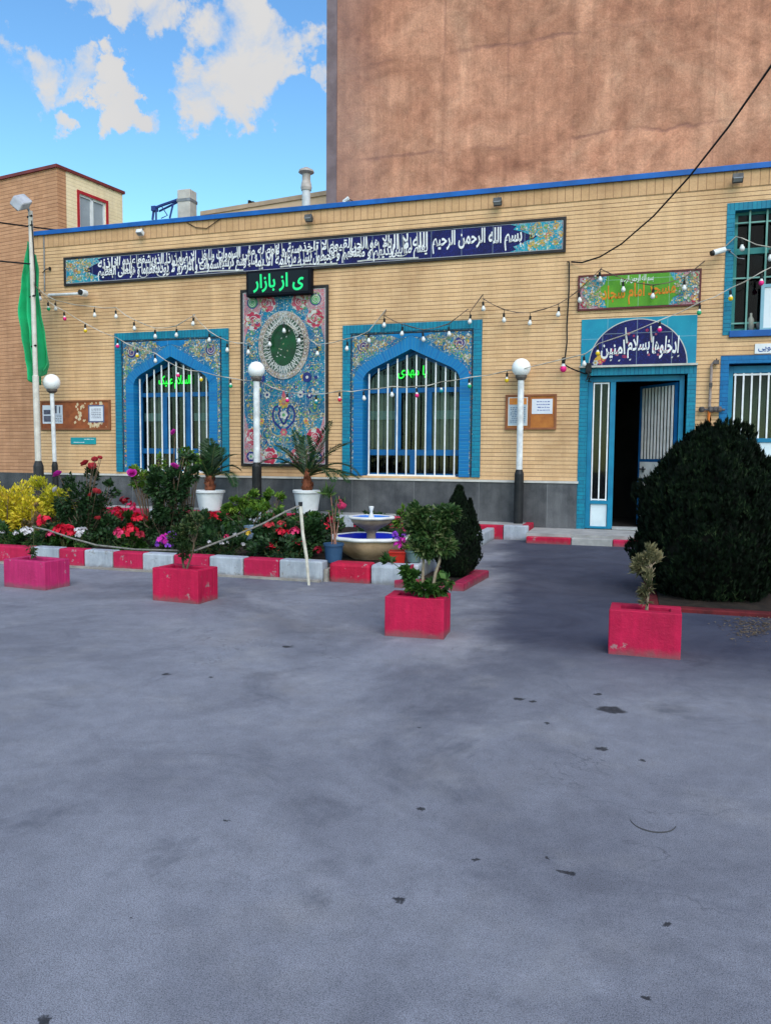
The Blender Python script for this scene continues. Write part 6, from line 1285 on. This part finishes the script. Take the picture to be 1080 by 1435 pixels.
for k in range(40): b.leaf(at(474+q.uniform(-7, 9), 714+q.uniform(-14, 20), py2+q.uniform(-.06, .06)), (rnd(q)+Vector((0, 0, .5))).normalized(), rnd(q), q.uniform(.06, .11), .025)
b.build('foliage', LM_LILY, t_); flower(t_, at(479, 710, py2-.03), .055, 'pink', 'rose', False); flower(t_, at(477, 703, py2-.02), .03, 'pink', 'rose', False)
x = P(557, 780, 8.66)[0]
t_ = potted('potted_plant', 'square red pot of pink and violet petunias in front of the fountain', 'potted plant', x, 8.66, SZ, .105, .135, .185, pm('pot_red', (.46, .022, .014), (.34, .016, .01), 4, .4), True, .25)
b = MB(); cloud(b, at(560, 757, 8.66), (.13, .10, .10), 130, .05, .55, q, .3, .3, 5, .4); b.build('foliage', LM_MID, t_)
for px, py, r_, c in ((557, 764, .06, 'magenta'), (563, 757, .045, 'magenta'), (570, 742, .055, 'pink'), (554, 749, .045, 'violet'), (556, 755, .04, 'violet'), (566, 750, .03, 'violet')): flower(t_, at(px, py, 8.6), r_, c, 'umbel')
x = P(579, 795, 8.6)[0]
t_ = potted('potted_plant', 'small grey green pot half hidden behind the standard shrub', 'potted plant', x, 8.62, .21, .075, .10, .13, pm('pot_grey_green', (.10, .15, .15), (.07, .11, .11), 4, .5))
b = MB(); cloud(b, (x, 8.62, .40), (.11, .10, .08), 90, .05, .5, q, .3, .3, 4, .4); b.build('foliage', LM_LIGHT, t_)
x = P(355, 748, 10.05)[0]
t_ = potted('bucket', 'grey blue bucket standing among the plants in the middle of the bed', 'bucket', x, 10.05, P(355, 760, 10.05)[1], .09, .125, .24, pm('bucket_grey', (.16, .22, .30), (.11, .16, .23), 4, .45))

# ---- conifers
def sprays(b, c, prof, H_, n, q, size, flat=1.0, spike=0.0, lean=.35):
    """upright fan sprays over a body of revolution; prof: (t, radius)"""
    def rad(t_):
        for a, d in zip(prof, prof[1:]):
            if a[0] <= t_ <= d[0]: return a[1]+(d[1]-a[1])*(t_-a[0])/(d[0]-a[0])
        return 0
    for k in range(n):
        t_ = q.random()**.85; a = q.uniform(0, 2*pi); cl = mnoise.noise((cos(a)*1.6, sin(a)*1.6, t_*4.2)); c2 = mnoise.noise((cos(a)*4.5, sin(a)*4.5, t_*9))
        r_ = rad(t_)*(1+.13*cl+.13*c2)*(1-.30*q.random()**2.2); p = Vector((c[0]+r_*cos(a)*flat, c[1]+r_*sin(a)*flat, c[2]+H_*t_*(1+.04*cl)+spike*c2*t_))
        out = Vector((cos(a), sin(a), 0)); d = (out*lean*(1.1-t_*.5)+Vector((0, 0, 1))+rnd(q)*.28).normalized(); s_ = size*q.uniform(.6, 1.3)
        tan = Vector((-sin(a), cos(a), 0)); side = (tan*cos(q.uniform(-1, 1))+out*sin(q.uniform(-1, 1))).normalized(); nr = d.cross(side)
        b.leaf(p, d, nr, s_, s_*.17)
        for j, f in enumerate((.15, .35, .55)):
            for sg in (-1, 1): b.leaf(p+d*s_*f*.8, (d+side*sg*.75).normalized(), nr, s_*(.62-.12*j), s_*.11)
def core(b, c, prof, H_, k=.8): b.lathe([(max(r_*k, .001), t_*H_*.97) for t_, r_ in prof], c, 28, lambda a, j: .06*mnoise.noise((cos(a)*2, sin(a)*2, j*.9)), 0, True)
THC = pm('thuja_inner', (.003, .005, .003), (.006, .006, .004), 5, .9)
q = random.Random(91); tc = (.80, 8.62, .0); tp_ = [(0, .50), (.06, .62), (.2, .74), (.38, .77), (.55, .72), (.72, .60), (.86, .43), (.95, .25), (1, .06)]
th = thing('thuja_shrub', 'large very dark rounded thuja in front of the main door at the right edge', 'conifer', tc)
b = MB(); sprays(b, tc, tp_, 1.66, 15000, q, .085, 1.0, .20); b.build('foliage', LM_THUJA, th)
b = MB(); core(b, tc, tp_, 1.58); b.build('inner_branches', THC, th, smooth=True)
b = MB(); b.tube([(tc[0], tc[1], -.03), (tc[0], tc[1], .5)], .05, 8); b.build('trunk', WOODY, th)
cc = (P(641, 760, 8.72)[0], 8.72, .06); cp = [(0, .10), (.06, .20), (.2, .265), (.38, .26), (.55, .215), (.72, .15), (.88, .075), (1, .012)]
th = thing('thuja_shrub', 'small dark cone shaped thuja in the pink edged bed right of the fountain', 'conifer', cc)
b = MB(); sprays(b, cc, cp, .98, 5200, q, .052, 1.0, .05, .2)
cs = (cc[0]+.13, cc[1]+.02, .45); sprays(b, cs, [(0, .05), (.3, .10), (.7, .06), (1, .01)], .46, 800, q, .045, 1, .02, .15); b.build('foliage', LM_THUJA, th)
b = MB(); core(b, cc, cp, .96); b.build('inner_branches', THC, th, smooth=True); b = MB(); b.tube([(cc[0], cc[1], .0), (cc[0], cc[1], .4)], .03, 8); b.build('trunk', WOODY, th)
# pink edged bed of the small thuja
A_, B_, C_ = Vector((-2.42, 8.03)), Vector((-1.66, 8.05)), Vector((-1.58, 9.12)); D_ = Vector((-2.245, 9.15))
pb = thing('bed_kerb', None, None, (-1.66, 8.05, 0)); tag(pb, kind='structure')
KP = painted('kerb_pink', (.36, .018, .065), (.24, .012, .045), (.2, .15, .15), .59)
def kseg(a, c, w_, h, inward): 
    d = (c-a).normalized(); n_2 = Vector((-d.y, d.x))*inward*w_; pts = [tuple(a), tuple(c), tuple(c+n_2-d*w_), tuple(a+n_2+d*w_)]
    b = MB(); b.slab(pts if inward > 0 else pts[::-1], -.03, h); return b.build('kerb_block', KP, pb, bevel=.012)
kseg(A_, B_, .13, .085, 1); kseg(B_, C_, .13, .085, 1); kseg(C_, D_, .13, .085, 1)
b = MB(); b.slab([(-2.24, 8.15), (-1.77, 8.16), (-1.71, 9.0), (-2.24, 9.03)], .0, .05); tag(b.build('bed_soil', C_SOIL), kind='structure')
# bed of the big thuja with red kerb, and the dry patch beside it
pb = thing('bed_kerb', None, None, (.2, 7.66, 0)); tag(pb, kind='structure')
KP = pm('kerb_old_red', (.13, .012, .016), (.06, .008, .010), 5, .8, .4, 26); kseg(Vector((.15, 7.62)), Vector((2.6, 7.62)), .12, .04, 1); kseg(Vector((.15, 9.8)), Vector((.15, 7.623)), .12, .04, 1)
b = MB(); b.slab([(.27, 7.74), (2.6, 7.74), (2.6, 9.8), (.27, 9.8)], .0, .04); tag(b.build('bed_soil', C_SOIL), kind='structure')
b = MB(); q = random.Random(8)
for k in range(420):
    px, py = 1062+q.gauss(0, 26), 878+q.gauss(0, 9); gx_, gy_ = G(px, max(py, 862)); a_ = q.random()*6.28
    if gy_ > 7.6: continue
    b.leaf(Vector((gx_, gy_, .004+.006*q.random())), Vector((cos(a_), sin(a_), .12*q.random())).normalized(), Vector((0, 0, 1)), q.uniform(.02, .05), q.uniform(.006, .016))
tag(b.build('leaf_litter', leafmat('dry_litter', [(0, (.07, .05, .035)), (.5, (.17, .12, .075)), (1, (.28, .22, .14))])), kind='stuff')

# ---- red concrete planters
PR = painted('planter_red', (.48, .006, .055), (.36, .004, .042), (.30, .20, .20), .615, 2.2); PM_ = painted('planter_pink', (.50, .022, .13), (.40, .016, .10), (.34, .24, .26), .60, 2.2)
def planter(FL_, FR_, dep, h, mt, lab, gap=0):
    FL_, FR_ = Vector(FL_), Vector(FR_); d = (FR_-FL_); w_ = d.length; a = atan2(d.y, d.x); t_ = thing('concrete_planter', lab, 'planter', (FL_.x, FL_.y, 0), 'red concrete planters across the yard', a)
    b = MB(); tk = .075
    b.box(0, w_, 0, tk, -.01, h); b.box(0, w_, dep-tk, dep, -.01, h); b.box(0, tk, tk, dep-tk, -.01, h-.001)
    m_ = dep*.5; b.box(w_-tk, w_-.001, tk, m_-gap*.5, -.01, h-.002); b.box(w_-tk, w_-.002, m_+gap*.5+.0005, dep-tk, -.01, h-.003)
    b.build('box', mt, t_, local=True, bevel=.008)
    b = MB(); b.box(tk+.001, w_-tk-.001, tk+.001, dep-tk-.001, .0, h-.055); b.build('soil', C_SOIL, t_, local=True)
    ux_ = Vector((cos(a), sin(a), 0)); uy_ = Vector((-sin(a), cos(a), 0)); return Vector((FL_.x, FL_.y, h-.055))+ux_*w_*.5+uy_*dep*.5
def spot(px, py, y): return at(px, py, y)
c1 = planter((-6.32, 6.66), (-5.74, 6.60), .34, .295, PM_, 'bright pink concrete block planter with a tiny sprig, farthest left')
c2 = planter((-4.40, 6.51), (-3.875, 6.47), .33, .32, PR, 'crimson concrete block planter holding a dark two stemmed bush by the rope')
c3 = planter((-1.825, 5.81), (-1.355, 5.835), .31, .315, PR, 'red concrete block planter with a cracked side holding a tall twin stemmed shrub', .012)
c4 = planter((-.135, 5.80), (.355, 5.785), .31, .325, PR, 'red concrete block planter with a dry olive like bush in front of the big thuja')
def planted(name, lab, cat, c, px, blobs, leaf, L_, wr, seed, stem, sr, tips, dens=1.0, up=.3, extra=None):
    q = random.Random(seed); y = c.y; bx = P(px, 800, y)[0]; t_ = thing(name, lab, cat, (bx, y, c.z)); pxm = abs(P(px+50, 740, y)[0]-P(px-50, 740, y)[0])/100; fb, sb = MB(), MB(); tp = []; dens *= 2.6; L_ *= 1.15
    for bpx, bpy_, rx, ry, n in blobs:
        ctr = at(bpx, bpy_, y+q.uniform(-.05, .05)); cloud(fb, ctr, (rx*pxm, rx*pxm*.85, ry*pxm), int(n*dens), L_, wr, q, .4, up, max(4, int(n/22)), .42); tp.append(ctr)
        for k in range(3): tp.append(ctr+Vector((q.uniform(-.7, .7)*rx*pxm, q.uniform(-.6, .6)*rx*pxm, q.uniform(-.4, .7)*ry*pxm)))
    for s0, s1, rr in tips: sb.tube([at(s0[0], s0[1], y), at((s0[0]*.6+s1[0]*.4)+q.uniform(-2, 2), s0[1]*.6+s1[1]*.4, y), at((s0[0]*.2+s1[0]*.8)+q.uniform(-2, 2), s0[1]*.2+s1[1]*.8, y), at(s1[0], s1[1], y)], [rr, rr*.9, rr*.8, rr*.6], 7); 
    for tpp in tp:
        s1 = min((at(s[1][0], s[1][1], y) for s in tips), key=lambda v: (v-tpp).length); stems(sb, s1, [tpp], sr*.5, sr*.2, q, .03)
    sb.build('stem', stem, t_); fb.build('foliage', leaf, t_); return t_
planted('seedling', 'tiny green sprig growing in the bright pink planter', 'seedling', c1, 44, [(44, 768, 4, 7, 26), (47, 752, 3, 6, 10), (44, 776, 5, 4, 16)], LM_BOX, .038, .45, 61, GSTEM, .006, [((44, 783), (44, 768), .006), ((45, 783), (48, 735), .005)])
planted('bush', 'dark small leaved bush with two stems growing in the crimson planter', 'shrub', c2, 258, [(252, 752, 11, 16, 330), (266, 745, 12, 18, 330), (274, 735, 9, 14, 190), (258, 773, 8, 12, 150), (268, 727, 6, 8, 70)], LM_BOX, .034, .5, 62, WOODY, .014, [((258, 797), (256, 768), .012), ((262, 797), (272, 760), .011)])
t3 = planted('bush', 'tall pale leaved shrub on two bare stems in the cracked red planter', 'shrub', c3, 598, [(590, 735, 20, 22, 420), (622, 738, 16, 24, 360), (592, 765, 18, 16, 280), (622, 765, 14, 14, 200), (590, 715, 12, 9, 110), (632, 720, 8, 8, 80), (606, 752, 20, 20, 260)], LM_VAR, .048, .5, 63, PALEST, .018, [((592, 825), (592, 778), .014), ((607, 822), (616, 778), .014)], 1.0, .3)
planted('ground_creeper', 'broad leaved creeper at the foot of the twin stemmed shrub', 'creeper', c3, 600, [(580, 812, 10, 10, 90), (595, 824, 18, 7, 130), (612, 820, 14, 8, 80), (573, 800, 7, 8, 40), (627, 812, 8, 6, 26), (546, 788, 6, 6, 18)], LM_MID, .055, .6, 64, GSTEM, .008, [((590, 830), (575, 805), .006), ((575, 808), (548, 786), .004), ((600, 830), (620, 815), .005)])
planted('bush', 'dry olive coloured bush growing in the red planter before the big thuja', 'shrub', c4, 906, [(903, 795, 13, 16, 130), (912, 790, 12, 16, 120), (906, 775, 7, 9, 46), (906, 820, 10, 14, 90), (897, 790, 8, 8, 36), (905, 840, 6, 8, 30)], LM_OLIVE, .050, .30, 65, PALEST, .012, [((904, 858), (906, 825), .010), ((906, 858), (912, 800), .008)], 1.0, .7)

# ---- leaning stake and ropes
s0 = Vector((*G(433, 820), 0)); s1 = at(421, 708, s0.y+.06); st = thing('stake', 'thin white stake leaning against the garden kerb', 'stake', tuple(s0))
b = MB(); b.tube([s0+Vector((0, 0, -.02)), s0.lerp(s1, .35)+Vector((.006, 0, 0)), s0.lerp(s1, .65)+Vector((-.008, 0, 0)), s1], [.016, .019, .018, .021], 8); b.build('rod', pm('stake_white', (.60, .57, .50), (.42, .38, .31), 9, .7), st)
b = MB(); b.tube([s1-Vector((0, 0, .01)), s1+Vector((0, 0, .035))], .024, 8); b.build('tip', C_BLACK, st)
ROPE = pm('rope_grey', (.24, .22, .20), (.13, .12, .11), 30, .85)
k0 = at(272, 772, 6.72)
def rope(lab, pts, r_=.009):
    b = MB(); V = [Vector(p) for p in pts]; out = []
    for a, c in zip(V, V[1:]): out += [a.lerp(c, i/4) for i in range(4)]
    out.append(V[-1]); b.tube(out, r_, 6); b.tube([p+Vector((.004*sin(i*1.9), .004*cos(i*1.9), .004)) for i, p in enumerate(out)], r_*.6, 5); return tag(b.build('rope', ROPE), lab, 'rope')
rope('rope running from the white stake down to the bush in the crimson planter', [s1, at(400, 717, 7.75), at(370, 733, 7.55), at(340, 746, 7.3), at(310, 758, 7.0), at(286, 767, 6.8), k0], .010)
rope('slack rope running from the tiny sprig to the bush in the crimson planter', [at(46, 738, c1.y), at(68, 743, 6.76), at(100, 754, 6.74), at(136, 764, 6.73), at(190, 770, 6.71), at(235, 771, 6.7), k0+Vector((-.01, -.02, 0))], .009)
